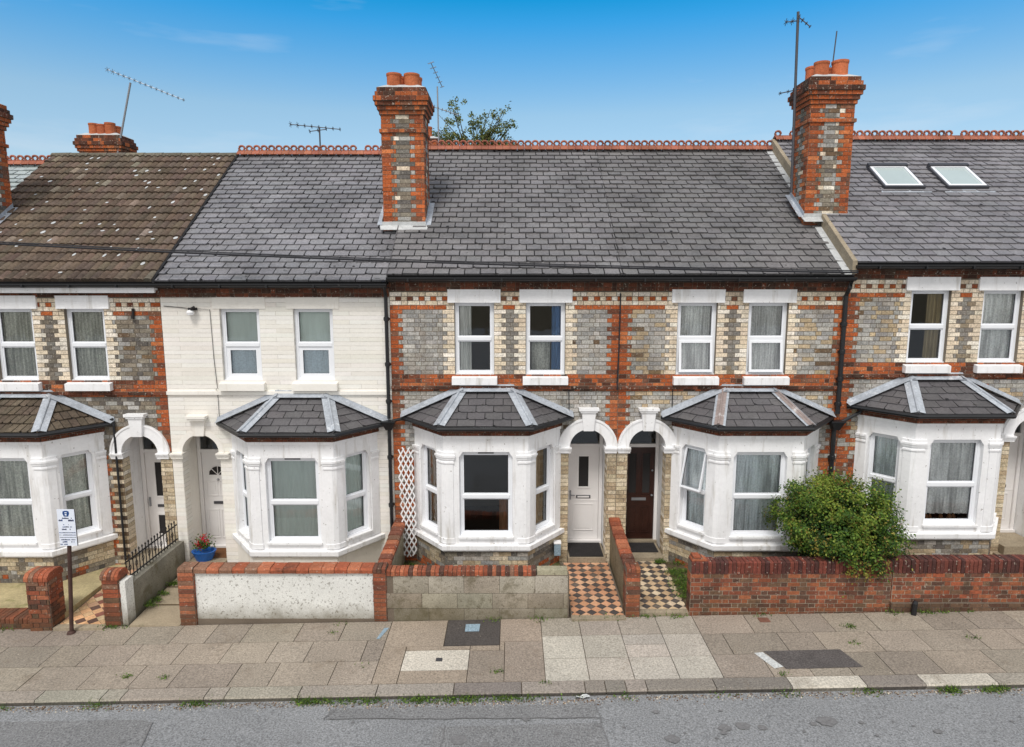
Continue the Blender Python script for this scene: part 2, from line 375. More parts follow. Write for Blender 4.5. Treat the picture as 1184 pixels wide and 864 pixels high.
def curtain(F, a0, a1, z0, z1, mat, label, cat='net curtain', pleat=.075, amp=.024, depth=.175, group=None, name='net_curtain', gather=0):
    mb = MB(); n = max(8, int((a1-a0)/.012)); rows = 7; pts = []
    ph = random.uniform(0, 6)
    for j in range(rows+1):
        t = j/rows; z = z0+(z1-z0)*t
        for i in range(n+1):
            s = i/n; a = a0+(a1-a0)*s
            if gather: a = a0+(a1-a0)*s*(1-gather*math.sin(math.pi*min(1, (1-t)*1.1))) if gather > 0 else a1-(a1-a0)*(1-s)*(1+gather*math.sin(math.pi*min(1, (1-t)*1.1)))
            wv = math.sin(a/pleat*6.283+ph+1.3*noise.noise(V((a*9, t*1.5, ph))))*amp*(.6+.6*noise.noise(V((a*4, t, ph)))+.3)
            pts.append(F(a, depth+wv, z+.006*math.sin(a*40) if j == 0 else z))
    mb.faces(pts, [(j*(n+1)+i, j*(n+1)+i+1, (j+1)*(n+1)+i+1, (j+1)*(n+1)+i) for j in range(rows) for i in range(n)], mat)
    o = mb.build(name, None, loc=F((a0+a1)/2, depth, z0), smooth=True); o['label'] = label; o['category'] = cat
    if group: o['group'] = group
    return o
def vent_slot(mb, F, a0, a1, z, m): mb.lbox(F, a0, a1, -.006, .001, z, z+.02, m)

def door(house, xc, z, kind):
    w = .80; y = .70; F = Frame((xc-w/2, y, z), (1, 0, 0), (0, 1, 0))
    fm = 'door_white'; fr = MB()
    fr.lbox(F, 0, .07, -.04, .06, 0, 2.62, fm); fr.lbox(F, w-.07, w, -.04, .06, 0, 2.62, fm)
    fr.lbox(F, .07, w-.07, -.04, .06, 2.12, 2.19, fm); fr.lbox(F, 0, w, -.10, .06, -.03, .05, 'stone' if kind == 'brown' else fm)
    fo = fr.build('door_frame', house)
    g = MB(); g.poly([F(.07, .0, 2.19), F(w-.07, 0, 2.19), F(w-.07, 0, 2.66), F(.07, 0, 2.66)], 'dark_glass'); g.build('fanlight', fo)
    m = 'brown_wood' if kind == 'brown' else 'door_white'
    d = MB(); a0, a1, z0, z1 = .075, w-.075, .055, 2.115; D = a1-a0
    d.lbox(F, a0, a1, 0, .045, z0, z1, m)
    def panel(p0, p1, q0, q1, mm=m):   # raised moulding rectangle
        b = .018
        for r in ((p0, p0+b, q0, q1), (p1-b, p1, q0, q1), (p0+b, p1-b, q0, q0+b), (p0+b, p1-b, q1-b, q1)): d.lbox(F, r[0], r[1], -.012, .001, r[2], r[3], mm)
        d.lbox(F, p0+.05, p1-.05, -.007, .001, q0+.05, q1-.05, mm)
    do = None; gl = MB(); lb = MB(); hd = MB()
    if kind == 'white':
        panel(a0+.10, a1-.10, .25, .85); lb.lbox(F, a0+.17, a1-.17, -.015, 0, .98, 1.045, 'dark_metal'); lb.lbox(F, a0+.2, a1-.2, -.019, -.015, .995, 1.03, 'door_white')
        d.lbox(F, a0+.0, a1, -.008, .001, .92, .935, m)
        for r in ((.18, .22, 1.2, 1.95), (D-.22, D-.18, 1.2, 1.95), (.22, D-.22, 1.2, 1.24), (.22, D-.22, 1.91, 1.95)): d.lbox(F, a0+r[0], a0+r[1], -.014, .001, r[2], r[3], m)
        gl.lbox(F, a0+.22, a1-.22, -.004, .002, 1.24, 1.91, 'interior_dark')
        hd.lbox(F, a0+.03, a0+.06, -.02, 0, .95, 1.15, 'aluminium'); hd.lbox(F, a0+.03, a0+.14, -.05, -.03, 1.04, 1.06, 'aluminium')
    elif kind == 'brown':
        for p, q in ((a0+.08, (a0+a1)/2-.05), ((a0+a1)/2+.05, a1-.08)):
            panel(p, q, .2, .8); gl.lbox(F, p+.01, q-.01, -.004, .002, 1.1, 1.97, 'interior_dark')
            for r in ((p, p+.018, 1.08, 1.98), (q-.018, q, 1.08, 1.98), (p, q, 1.06, 1.08), (p, q, 1.98, 2.0)): d.lbox(F, r[0], r[1], -.013, .001, r[2], r[3], m)
        lb.lbox(F, a0+.17, a1-.17, -.013, 0, .93, .99, 'aluminium'); hd.lathe(F(a1-.05, -.03, 1.05), [(0, -.025), (.025, -.01), (.025, .01), (0, .025)], 'aluminium')
        hd.lathe(F(a1-.05, -.02, 1.6), [(0, -.025), (.022, -.01), (.022, .01), (0, .025)], 'aluminium')
    elif kind == 'cream':
        for q0, q1 in ((.2, .85), (1.15, 1.5)):
            panel(a0+.06, (a0+a1)/2-.02, q0, q1); panel((a0+a1)/2+.02, a1-.06, q0, q1)
        lb.lbox(F, a0+.2, a1-.2, -.015, 0, .97, 1.03, 'dark_metal')
        c = F((a0+a1)/2, -.004, 1.62); pts = [c+V((.2*math.cos(t), 0, .2*math.sin(t))) for t in [math.pi*k/12 for k in range(13)]]
        gl.prism(pts, V((0, .006, 0)), 'interior_dark')
        for t in (45, 90, 135): gl.tube([c+V((0, -.004, 0)), c+V((.2*math.cos(R(t)), -.004, .2*math.sin(R(t))))], .008, 'door_white')
        gl.tube([p+V((0, -.004, 0)) for p in pts], .012, 'door_white'); hd.lathe(F((a0+a1)/2, -.02, 1.52), [(0, -.03), (.03, 0), (0, .03)], 'aluminium')
    else:                       # glazed upvc
        gl.lbox(F, a0+.2, a1-.12, -.004, .002, 1.15, 1.9, 'interior_dark'); gl.lbox(F, a0+.2, a1-.12, -.004, .002, .3, .72, 'interior_dark')
        for q0, q1 in ((1.11, 1.94), (.26, .76)):
            for r in ((.16, .2, q0, q1), (D-.12, D-.08, q0, q1), (.2, D-.12, q0, q0+.04), (.2, D-.12, q1-.04, q1)): d.lbox(F, a0+r[0], a0+r[1], -.014, .001, r[2], r[3], m)
        lb.lbox(F, a0+.2, a1-.12, -.013, 0, .9, .96, 'dark_metal'); hd.lbox(F, a0+.03, a0+.06, -.03, 0, .92, 1.12, 'aluminium')
    lbl = {'white': 'white door with one tall dark pane above a moulded panel', 'brown': 'dark brown wooden door with two tall glass panes', 'cream': 'white panelled door with a small half-round fan window', 'glazed': 'white door with two dark glass panels'}[kind]
    do = d.build('door', house, label=lbl)
    for n_, b_ in (('pane', gl), ('letterbox', lb), ('handle', hd)): b_.build(n_, do)

# ------------------------------------------------------------------ the house
def lead_strip(mb, p0, p1, n0, n1, wd, m='lead', rollr=.022):
    """strip along the hip p0->p1 folded over two planes with normals n0, n1"""
    d = (p1-p0).normalized(); a = d.cross(n0).normalized()*wd; b = n1.cross(d).normalized()*wd
    # a must point over plane 0, b over plane 1
    up = (n0+n1).normalized()*.03
    for off, nn in ((-a, n0), (-b, n1)):
        q = [p0+up, p1+up, p1+off+nn*.024, p0+off+nn*.024]
        mb.prism(q, nn*.005, m)
    mb.tube([p0+up*1.4, p1+up*1.4], rollr, m, 8)

def house(i, bl, br, dz, bay_c, arch_c, wins, kind, detail=True, label='', roof='slate', bay_roof='slate', door_kind='white', slate_c=None, roof_m='slate', style='brick', grey=GREY, x_chim=None, open_left=False):
    h = thing('terraced_house', label, 'house', ((bl+br)/2, 0, dz), 'terraced houses in the row')
    painted = style == 'painted'; bm = 'painted_brick' if painted else 'brick'; core = 'cream_joint' if painted else 'mortar'
    trim = 'cream_paint' if painted else 'white_paint'
    WW, WZ0, WZ1 = .78, 3.87+dz, 5.33+dz
    AR = .37; SP = 2.40+dz; AT = SP+AR+.02
    bx0, bx1 = bay_c-1.36, bay_c+1.36
    holes = [(w-WW/2, w+WW/2, WZ0, WZ1) for w in wins]+[(bx0, bx1, -.5+dz, 2.95+dz), (arch_c-AR-.02, arch_c+AR+.02, .08+dz, AT)]
    e = .001
    W = MB(); wall_core(W, bl+e, br-e, -.6+dz, 5.80+dz, 0, .25, holes, core)
    # the spandrels over the arch
    K = 14
    for sgn in (1, -1):
        pts = [V((arch_c+sgn*(AR+.02)*math.cos(t), 0, SP+(AR+.02)*math.sin(t))) for t in [math.pi/2*k/K for k in range(K+1)]]
        pts.append(V((arch_c+sgn*(AR+.02), 0, AT)))
        for a_, b_ in zip(pts[:K], pts[1:K+1]):
            W.prism([a_, b_, V((b_.x, 0, AT+.001)), V((a_.x, 0, AT+.001))], V((0, .25, 0)), core) if abs(a_.x-b_.x) > 1e-5 else None
    FF = Frame((0, 0, 0), (1, 0, 0), (0, 1, 0))
    zr = 5.18+dz; H = .086
    def hol(z):
        r = [(a, b) for a, b, c, d in holes[:2+len(wins)-1] if c-.001 < z < d+.001]
        if z < AT:
            if z < SP: r.append((arch_c-AR-.02, arch_c+AR+.02))
            else:
                x = math.sqrt(max(0, (AR+(.1 if not painted else .05))**2-(z-SP)**2)); r.append((arch_c-x, arch_c+x))
        return r
    def brk(k):
        if painted: return []
        z = zr+(k+.5)*H; q = .25 if k % 2 else .16; out = [bl+q, br-q]
        if 0 <= k < 5: 
            if k == 2: return [bl+.115*j for j in range(1, 40)]
            return []
        if WZ0-.01 < z < WZ1:
            c = .24 if k % 2 else .15
            for w in wins: out += [w-WW/2-c, w+WW/2+c]
        if z < SP:
            out = [bl+q, br-q]
        return out
    def colr(a, z, k, header):
        if painted: return pick(PAINT, .02)
        if k >= 5: return pick(DRED)
        if k == 4: return pick(DRED)
        if k == 3: return pick(CREAM)
        if k == 2: return pick(RED if int((a-bl)/.115) % 2 else CREAM)
        if k == 1: return pick(CREAM)
        if k == 0:
            for w in wins:
                if abs(a-w) < WW/2+.2: return pick(CREAM)
            return pick(RED)
        if -17 <= k <= -16 or k == -19 or k == -18: return pick(RED if random.random() < .8 else DRED)
        q = .25 if k % 2 else .16
        if SP-.02 > z:      # ground floor piers and corners
            if abs(a-arch_c) < AR+.35:
                if header and k % 2: return pick(BROWN)
                return pick(BUFF)
            return pick(RED if random.random() < .7 else grey, .12)
        if a < bl+q or a > br-q: return pick(RED)
        if WZ0-.01 < z < WZ1:
            c = .24 if k % 2 else .15
            for w in wins:
                if abs(a-w) < WW/2+c: return pick(CREAM)
            if min(wins) < a < max(wins): return pick([mix(g_, srgb(108, 100, 90), .55) for g_ in grey])
        if z < 3.46+dz and abs(a-bay_c) < 1.0 and z > 3.36+dz and random.random() < .6: return pick(RED)
        if random.random() < .03: return pick(BROWN)
        return pick(grey, .09)
    bricks(W, FF, bl, br, -.45+dz, 5.54+dz, colr, hol, brk, H, zr, L=.235 if not painted else 1.3, out=.0035 if painted else .009, m=bm, jt=.008 if painted else .012)
    # bricks on the arch reveals
    if detail:
        for sx in (-1, 1):
            Fr = Frame((arch_c+sx*(AR+.02), 0 if sx < 0 else .25, 0), (0, 1 if sx < 0 else -1, 0), (sx, 0, 0))
            bricks(W, Fr, 0.0, .25, .1+dz, SP, (lambda a, z, k, hd: pick(PAINT, .02)) if painted else (lambda a, z, k, hd: pick(BUFF if k % 2 else CREAM)), None, None, H, zr, out=.006, m=bm)
    W.build('wall', h)
    # corbel course under the gutter
    cb = MB(); cb.box(bl+e, br-e, -.035, .0, 5.56+dz, 5.62+dz, 'dark_mortar'); cb.box(bl+e, br-e, -.06, 0, 5.62+dz, 5.80+dz, 'dark_mortar')
    for z0, z1, y in ((5.54, 5.62, -.035), (5.62, 5.705, -.06), (5.705, 5.79, -.06)):
        bricks(cb, Frame((0, y, 0), (1, 0, 0), (0, 1, 0)), bl+e, br-e, z0+dz, z1+dz, lambda a, z, k, hd: pick(DRED, .2), H=.085, zref=z0+dz, L=.18, m='brick')
    cb.build('eaves_course', h)
    # string course
    sc = MB()
    if painted: sc.box(bl+e, br-e, -.045, 0, 3.60+dz, 3.67+dz, 'cream_paint')
    else:
        sc.box(bl+e, br-e, -.04, 0, 3.59+dz, 3.66+dz, 'dark_mortar'); bricks(sc, Frame((0, -.04, 0), (1, 0, 0), (0, 1, 0)), bl+e, br-e, 3.59+dz, 3.66+dz, lambda a, z, k, hd: pick(DRED, .25), H=.07, zref=3.59+dz, out=.02, m='brick')
    sc.build('string_course', h)
    # upper windows
    for j, w in enumerate(wins):
        F = Frame((w-WW/2, 0, WZ0), (1, 0, 0), (0, 1, 0))
        st = kind.get('upper', {})
        wo = window(h, F, WW, WZ1-WZ0, .07, .5, tilt=st.get('tilt'), lower_inset=st.get('inset', 0))
        s = MB(); s.hexa([(w-.45, -.12, 3.69+dz), (w+.45, -.12, 3.69+dz), (w+.45, .08, 3.69+dz), (w-.45, .08, 3.69+dz), (w-.45, -.12, 3.83+dz), (w+.45, -.12, 3.83+dz), (w+.45, .08, 3.872+dz), (w-.45, .08, 3.872+dz)], trim)
        s.build('sill', wo)
        l = MB(); l.box(w-.52, w+.52, -.05 if not painted else -.018, .06, 5.315+dz, 5.575+dz, trim)
        for q in (-1, 1) if not painted else (): l.box(w+q*.42-.1, w+q*.42+.1, -.058, -.05, 5.315+dz, 5.34+dz, trim)
        l.build('lintel', h)
    # arch surround
    A = MB(); K = 28; Ro = .60 if not painted else AR+.11; Yb = -.055 if not painted else -.014
    ring = [(math.cos(math.pi*k/K), math.sin(math.pi*k/K)) for k in range(K+1)]
    for (c0, s0), (c1, s1) in zip(ring, ring[1:]):
        q = [V((arch_c+AR*c0, Yb, SP+AR*s0)), V((arch_c+Ro*c0, Yb, SP+Ro*s0)), V((arch_c+Ro*c1, Yb, SP+Ro*s1)), V((arch_c+AR*c1, Yb, SP+AR*s1))]
        A.prism(q, V((0, -Yb-.005, 0)), trim)
        q2 = [V((arch_c+AR*c0, -.005, SP+AR*s0)), V((arch_c+(AR+.03)*c0, -.005, SP+(AR+.03)*s0)), V((arch_c+(AR+.03)*c1, -.005, SP+(AR+.03)*s1)), V((arch_c+AR*c1, -.005, SP+AR*s1))]
        A.prism(q2, V((0, .262, 0)), trim)
        q3 = [V((arch_c+(Ro-.04)*c0, -.07, SP+(Ro-.04)*s0)), V((arch_c+(Ro-.002)*c0, -.07, SP+(Ro-.002)*s0)), V((arch_c+(Ro-.002)*c1, -.07, SP+(Ro-.002)*s1)), V((arch_c+(Ro-.04)*c1, -.07, SP+(Ro-.04)*s1))]
        if not painted: A.prism(q3, V((0, .016, 0)), trim)
    for sx in (-1, 1):
        xa, xb = sorted((arch_c+sx*(AR-.035), arch_c+sx*(.596)))
        for dzz, o in ((0, .07), (.03, .085), (.055, .1)): A.box(xa, xb, -o, .255, SP-.085+dzz, SP-.085+dzz+.03, trim)
        A.box(xa+.01, xb-.01, -.06, .253, SP-.12, SP-.085, trim)
    ao = A.build('door_arch', h)
    ks = MB(); z0, z1 = SP+AR-.02, SP+AR+(.40 if not painted else .36)
    kd = 1 if not painted else .45
    ks.hexa([(arch_c-.1, -.11*kd, z0), (arch_c+.1, -.11*kd, z0), (arch_c+.1, -.0, z0), (arch_c-.1, -.0, z0), (arch_c-.145, -.13*kd, z1), (arch_c+.145, -.13*kd, z1), (arch_c+.145, 0, z1), (arch_c-.145, 0, z1)], trim)
    ks.box(arch_c-.2, arch_c+.2, -.17, 0, z1, z1+.05, trim); ks.box(arch_c-.17, arch_c+.17, -.15, 0, z1-.04, z1, trim)
    ks.build('keystone', ao)
    # porch
    P = MB(); pw = .41; pf = .10+dz
    P.box(arch_c-pw-.06, arch_c-pw, .25, 1.2, pf-.02, 2.95+dz, trim); P.box(arch_c+pw, arch_c+pw+.06, .25, 1.2, pf-.02, 2.95+dz, trim)
    P.box(arch_c-pw, arch_c+pw, .25, 1.2, 2.80+dz, 2.95+dz, trim)
    P.box(arch_c-pw, arch_c+pw, .77, .85, pf, 2.8+dz, 'interior_dark')
    P.build('porch', h)
    door(h, arch_c, pf, door_kind)
    st = MB(); st.box(arch_c-AR-.018, arch_c+AR+.018, -.16, .69, -.5+dz, pf-.004, 'stone'); st.build('doorstep', h)
    # ---- bay
    D = .85; half, fh = 1.48, .81
    PP = [V((bay_c-half, 0, 0)), V((bay_c-fh, -D, 0)), V((bay_c+fh, -D, 0)), V((bay_c+half, 0, 0))]
    B = MB(); BB = MB(); dent = MB(); openings = []; wall_trim, trim = trim, 'white_paint'
    for k in range(3):
        p, q = PP[k], PP[k+1]; U = (q-p).normalized(); IN = V((-U.y, U.x, 0)); Lf = (q-p).length
        F = Frame(V((p.x, p.y, dz)), U, IN)
        a0, a1 = (.30, 1.32) if k == 1 else ((.24, .83) if k == 0 else (Lf-.83, Lf-.24))
        t = .2
        B.lbox(F, 0, a0, 0, t, .64, 2.52, trim); B.lbox(F, a1, Lf, 0, t, .64, 2.52, trim)
        B.lbox(F, 0, Lf, 0, t, 2.52, 2.84, trim); B.lbox(F, a0, a1, 0, t, .64, .82, trim)
        B.lbox(F, 0, Lf, -.02, 0.0, 2.78, 2.838, trim)
        for aa, sg in ((a0, 1), (a1, -1)):          # shouldered heads
            B.prism([F(aa, 0.002, 2.52), F(aa, 0.002, 2.42), F(aa+sg*.03, .002, 2.455), F(aa+sg*.07, 0.002, 2.52)], IN*.05, trim)
        B.lbox(F, a0-.02, a1+.02, -.05, .10, .795, .835, trim)
        BB.lbox(F, 0.0, Lf, .0, .2, -.6, .56, 'mortar')
        def cb2(a, z, kk, hd):
            zz = z-0
            if painted: return pick(PAINT, .02)
            if zz < .2: return pick(RED if random.random() < .45 else DGREY, .15)
            nv = noise.noise(V((a*1.6+bay_c, zz*2.5, k*3.1)))+random.gauss(0, .12)
            return pick(BUFF if nv > .15 else (DGREY if nv < -.1 else grey), .12)
        if painted: BB.lbox(F, 0, Lf, -.01, 0, -.6, .56, 'cream_paint')
        else: bricks(BB, F, 0, Lf, -.52, .56, cb2, None, None, .086, 0, m='brick')
        dent.lbox(F, -.0, Lf, -.03, .1, 2.84, 3.03, 'dark_mortar')
        bricks(dent, Frame(F(0, -.03, 0), U, IN), -.015, Lf+.015, 2.84, 3.02, lambda a, z, kk, hd: pick(DRED[:3], .14), H=.06, zref=2.84, L=.15, out=.012, m='brick')
        openings.append((F, a0, a1))
    # sill all round, and corner columns with capitals
    def ring_prism(mb, off, z0, z1, m, back=.05, drop=0):
        def offp(o):
            r = []
            for k, p in enumerate(PP):
                if k in (0, 3):
                    U = (PP[1]-PP[0]).normalized() if k == 0 else (PP[3]-PP[2]).normalized(); n = V((U.y, -U.x, 0)); c = p+n*o; s = -c.y/U.y; r.append(c+U*s)
                else:
                    n0 = V(((PP[k]-PP[k-1]).normalized().y, -(PP[k]-PP[k-1]).normalized().x, 0)); n1 = V(((PP[k+1]-PP[k]).normalized().y, -(PP[k+1]-PP[k]).normalized().x, 0))
                    b_ = (n0+n1).normalized(); r.append(p+b_*(o/b_.dot(n0)))
            return r
        o, q = offp(off), offp(-back)
        for k in range(3):
            mb.hexa([V((p.x, p.y, z)) for z in (z0, ) for p in (o[k], o[k+1], q[k+1], q[k])]+[V((o[k].x, o[k].y, z1-drop)), V((o[k+1].x, o[k+1].y, z1-drop)), V((q[k+1].x, q[k+1].y, z1)), V((q[k].x, q[k].y, z1))], m)
        return offp
    offp = ring_prism(B, .085, .585+dz, .70+dz, trim, .1, .03)
    ring_prism(B, .05, .55+dz, .585+dz, trim, .1)
    for k in (1, 2):
        for z0, z1, ofs, wd in ((.70, 2.30, .018, .185), (2.30, 2.33, .035, .205), (2.38, 2.42, .04, .215), (2.42, 2.46, .055, .23), (2.33, 2.38, .022, .195), (2.46, 2.52, .03, .22), (.70, .80, .03, .20)):
            U0 = (PP[k]-PP[k-1]).normalized(); U1 = (PP[k+1]-PP[k]).normalized(); n0 = V((U0.y, -U0.x, 0)); n1 = V((U1.y, -U1.x, 0)); b_ = (n0+n1).normalized()
            cpt = PP[k]+b_*(ofs/b_.dot(n0)); ch = .05
            pts = [PP[k]-U0*wd-n0*.01, PP[k]-U0*wd+n0*ofs, cpt-U0*ch, cpt+U1*ch, PP[k]+U1*wd+n1*ofs, PP[k]+U1*wd-n1*.01, PP[k]-b_*.1]
            B.prism([V((p.x, p.y, z0+dz)) for p in pts], V((0, 0, z1-z0)), trim)
    for k, sg in ((0, 1), (3, -1)):
        U0 = (PP[1]-PP[0]).normalized() if k == 0 else (PP[2]-PP[3]).normalized(); n0 = V((U0.y, -U0.x, 0))*sg
        for z0, z1, ofs in ((.70, 2.30, .018), (2.30, 2.33, .035), (2.38, 2.42, .04), (2.42, 2.46, .055), (2.33, 2.38, .022)):
            pts = [PP[k]+n0*ofs, PP[k]+U0*.2+n0*ofs, PP[k]+U0*.2-n0*.01, PP[k]-n0*.01]
            if sg < 0: pts.reverse()
            B.prism([V((p.x, p.y, z0+dz)) for p in pts], V((0, 0, z1-z0)), trim)
    B.build('bay_window_surround', h); BB.build('bay_base', h); dent.build('bay_eaves_course', h)
    bay_tilt = kind.get('bay_tilt')
    for k, (F, a0, a1) in enumerate(openings):
        G = Frame(F(a0, 0, .82), F(1, 0, 0)-F(0, 0, 0), F(0, 1, 0)-F(0, 0, 0))
        if k == 1 and i in (2, 3):
            tv = MB(); tv.lbox(G, (a1-a0)/2-.15, (a1-a0)/2+.15, .068, .079, 1.652, 1.675, 'dark_metal'); tv.build('vent', h)
        window(h, G, a1-a0, 1.70, .08, .47, tilt=bay_tilt if (bay_tilt and k == 0) else None)
    # bay roof
    E = offp(.13); zE = 3.03+dz; zT = 3.56+dz; zt = .5
    E = [V((p.x, p.y, zE)) for p in E]; E[0].x = bay_c-1.69; E[3].x = bay_c+1.69; E[0].y = E[3].y = 0
    T0, T1 = V((bay_c-zt, 0, zT)), V((bay_c+zt, 0, zT))
    Rf = MB(); sc_ = slate_c or (lambda x, y: vary(srgb(84, 82, 86), .16, .03))
    if bay_roof == 'slate':
        bs = lambda x, y: vary(srgb(88, 86, 88), .10, .012); g_, w_ = .21, .34
        [slates(Rf, pl, g_, w_, bs, thick=.02, gap=.007) for pl in ([E[1], E[2], T1, T0], [E[0], E[1], T0], [E[2], E[3], T1])]
    else:
        bs = lambda x, y: vary(srgb(98, 87, 74), .2, .03)
        for pl in ([E[1], E[2], T1, T0], [E[0], E[1], T0], [E[2], E[3], T1]): slates(Rf, pl, .26, .14, bs, m='concrete_tile', thick=.03, gap=.008)
    ro = Rf.build('bay_roof', h)
    nf = (E[2]-E[1]).cross(T0-E[1]).normalized(); nl = (E[1]-E[0]).cross(T0-E[0]).normalized(); nr = (E[3]-E[2]).cross(T1-E[2]).normalized()
    lm = kind.get('lead', 'lead')
    for p0, p1, na, nb in ((E[1], T0, nl, nf), (E[2], T1, nf, nr)):
        L = MB(); d = (p1-p0).normalized(); p0b = p0+d*.02
        for nn, sgn in ((na, -1), (nb, 1)):
            off = (d.cross(nn)).normalized()*.115*(1 if sgn < 0 else -1)
            # keep the offset on the side of its own plane
            test = p0b+off; oth = nb if nn is na else na
            if (test-p0).dot(oth) > 0: off = -off
            L.prism([p0b+nn*.05, p1+nn*.05, p1+off+nn*.046, p0b+off+nn*.046], nn*.006, 'lead')
        up = (na+nb).normalized(); L.tube([p0b+up*.062, p1+up*.062], .024, lm)
        if lm != 'lead':
            for nn in (na, nb):
                off = d.cross(nn).normalized()*.07; oth = nb if nn is na else na
                if (p0b+off-p0).dot(oth) > 0: off = -off
                L.prism([p0b+nn*.059, p1+nn*.059, p1+off+nn*.056, p0b+off+nn*.056], nn*.004, lm)
        L.build('lead_hip', ro)
    Fl = MB()
    for p0, p1, nn in ((E[0], T0, nl), (T0, T1, nf), (T1, E[3], nr)):
        ex = (p1-p0).normalized()*.04
        q = [p0-ex+V((0, -.012, .10)), p1+ex+V((0, -.012, .10)), p1+ex+V((0, -.1, .012)), p0-ex+V((0, -.1, .012))]
        if True:
            dn = nn*.05; mid0 = p0-ex+V((0, -.015, .02))+dn; mid1 = p1+ex+V((0, -.015, .02))+dn
            Fl.prism([p0-ex+V((0, -.015, .13)), p1+ex+V((0, -.015, .13)), mid1, mid0], V((0, -.006, 0)), 'lead')
            inn = nn.cross((p1-p0).normalized()).normalized()
            if inn.y > 0: inn = -inn
            Fl.prism([mid0, mid1, mid1+inn*.13, mid0+inn*.13], nn*.006, 'lead')
    Fl.build('flashing', ro)
    gt = MB(); Eg = offp(.17); Eg = [V((p.x, p.y, zE-.025)) for p in Eg]; Eg[0] = V((bay_c-1.72, -.03, zE-.02)); Eg[3] = V((bay_c+1.72, -.03, zE-.02))
    gt.tube(Eg, .042, 'black_plastic', 8)
    for k in range(3):
        p, q = Eg[k], Eg[k+1]; gt.prism([p+V((0, 0, -.01)), q+V((0, 0, -.01)), q+V((0, 0, .045)), p+V((0, 0, .045))], (q-p).normalized().cross(ZU)*-.012, 'black_plastic')
    gt.build('bay_gutter', h)
    # ---- roof
    RO = MB(); y0, z0, y1, z1 = -.2, 5.85+dz, 4.3, 8.96+dz
    if roof == 'slate':
        slates(RO, [(bl+.004, y0, z0), (br-.004, y0, z0), (br-.004, y1, z1), (bl+.004, y1, z1)], .215, .30, sc_, m=roof_m)
    else:
        U = V((1, 0, 0)); W2 = V((0, y1-y0, z1-z0)); LL = W2.length; W2.normalize(); n = U.cross(W2); O = V((bl, y0, z0))
        RO.prism([O-n*.01, O+U*(br-bl)-n*.01, O+U*(br-bl)+W2*LL-n*.01, O+W2*LL-n*.01], -n*.05, 'underlay')
        gg, tw = .315, .30; rr = 0
        while rr*gg < LL-.02:
            v0 = rr*gg; v1 = min(LL, v0+gg+.03); x = 0; off = -.15 if rr % 2 else 0
            nt_ = int((br-bl)/tw)+2
            for j in range(nt_):
                for hf in range(2):
                    xa = off+j*tw+hf*tw/2; xb = xa+tw/2
                    if xa >= br-bl or xb <= 0: continue
                    c = vary(srgb(102, 88, 76) if random.random() > .03 else srgb(134, 122, 108), .2, .05); seg = 6; top = []; lowl = []; bk = []
                    lift = .034*random.uniform(.8, 1.2); dy = random.uniform(-.006, .006)
                    for s in range(seg+1):
                        xx = min(br-bl, max(0, xa+(xb-xa)*s/seg)); prof = .030*(math.sin(math.pi*s/seg)**.7) if True else 0
                        top.append(O+U*xx+W2*(v0+dy)+n*(lift+.012+prof)); bk.append(O+U*xx+W2*v1+n*(prof+.006)); lowl.append(O+U*xx+W2*(v0+dy)-n*.005)
                    m_ = seg+1
                    if random.random() < .13 and 0 < xa and xb < br-bl:
                        t_ = random.uniform(.25, .7); vv = v0+(v1-v0)*t_; hb_ = (lift+.012)*(1-t_)+.006*t_+.034; wx = random.uniform(.022, .046); wy = random.uniform(.03, .08); xm = (xa+xb)/2+random.uniform(-.02, .02)
                        RO.poly([O+U*(xm+wx*math.cos(a_))+W2*(vv+wy*math.sin(a_))+n*(hb_-(lift+.006)*wy*math.sin(a_)/(v1-v0)) for a_ in [.785*q_ for q_ in range(8)]], 'cement', (1, 1, 1))
                    RO.faces(top+bk+lowl, [(s, s+1, m_+s+1, m_+s) for s in range(seg)]+[(2*m_+s, 2*m_+s+1, s+1, s) for s in range(seg)], 'concrete_tile', c)
            rr += 1
    RO.prism([(bl, y1, z1-.01), (br, y1, z1-.01), (br, 8.8, 5.85+dz), (bl, 8.8, 5.85+dz)], V((0, 0, -.05)), 'slate', srgb(86, 84, 88))
    rf = RO.build('roof', h)
    rd = MB()
    if roof == 'slate':
        x = bl+.003; n_ = max(1, round((br-bl)/.185)); st_ = (br-bl-.006)/n_
        for j in range(n_):
            c = vary(srgb(160, 100, 80), .2, .04); xa = bl+.003+j*st_
            ang = [R(20+14*k) for k in range(11)]
            ring = [(math.cos(t)*.15, math.sin(t)*.15) for t in ang]
            pts = [V((xa+.003, y1+a, z1-.04+b)) for a, b in ring]+[V((xa+st_-.003, y1+a, z1-.04+b)) for a, b in ring]
            rd.faces(pts, [(k, k+1, 12+k, 11+k) for k in range(10)], 'terracotta', c)
            rd.box(xa+.004, xa+st_-.004, y1-.03, y1+.03, z1+.07, z1+.13, 'terracotta', c)
            if random.random() > .06:
                cc = V((xa+st_/2, y1, z1+.175+random.uniform(-.004, .004))); rr_ = .060
                rd.tube([cc+V((rr_*1.15*math.cos(R(-50+t)), 0, rr_*math.sin(R(-50+t)))) for t in range(0, 285, 20)], .028, 'terracotta', 6, c)
    else:
        n_ = round((br-bl)/.45); st_ = (br-bl)/n_
        for j in range(n_):
            c = vary(srgb(110, 104, 92), .15, .03); xa = bl+j*st_
            ring = [(math.cos(R(t))*.13, math.sin(R(t))*.13) for t in range(10, 171, 16)]
            pts = [V((xa, y1+a, z1-.06+b)) for a, b in ring]+[V((xa+st_-.006, y1+a, z1-.06+b+.006)) for a, b in ring]; k_ = len(ring)
            rd.faces(pts, [(k, k+1, k_+k+1, k_+k) for k in range(k_-1)], 'concrete_tile', c)
    rd.build('ridge', rf)
    # gutter
    g = MB(); gy, gz, gr = -.255, 5.80+dz, .062
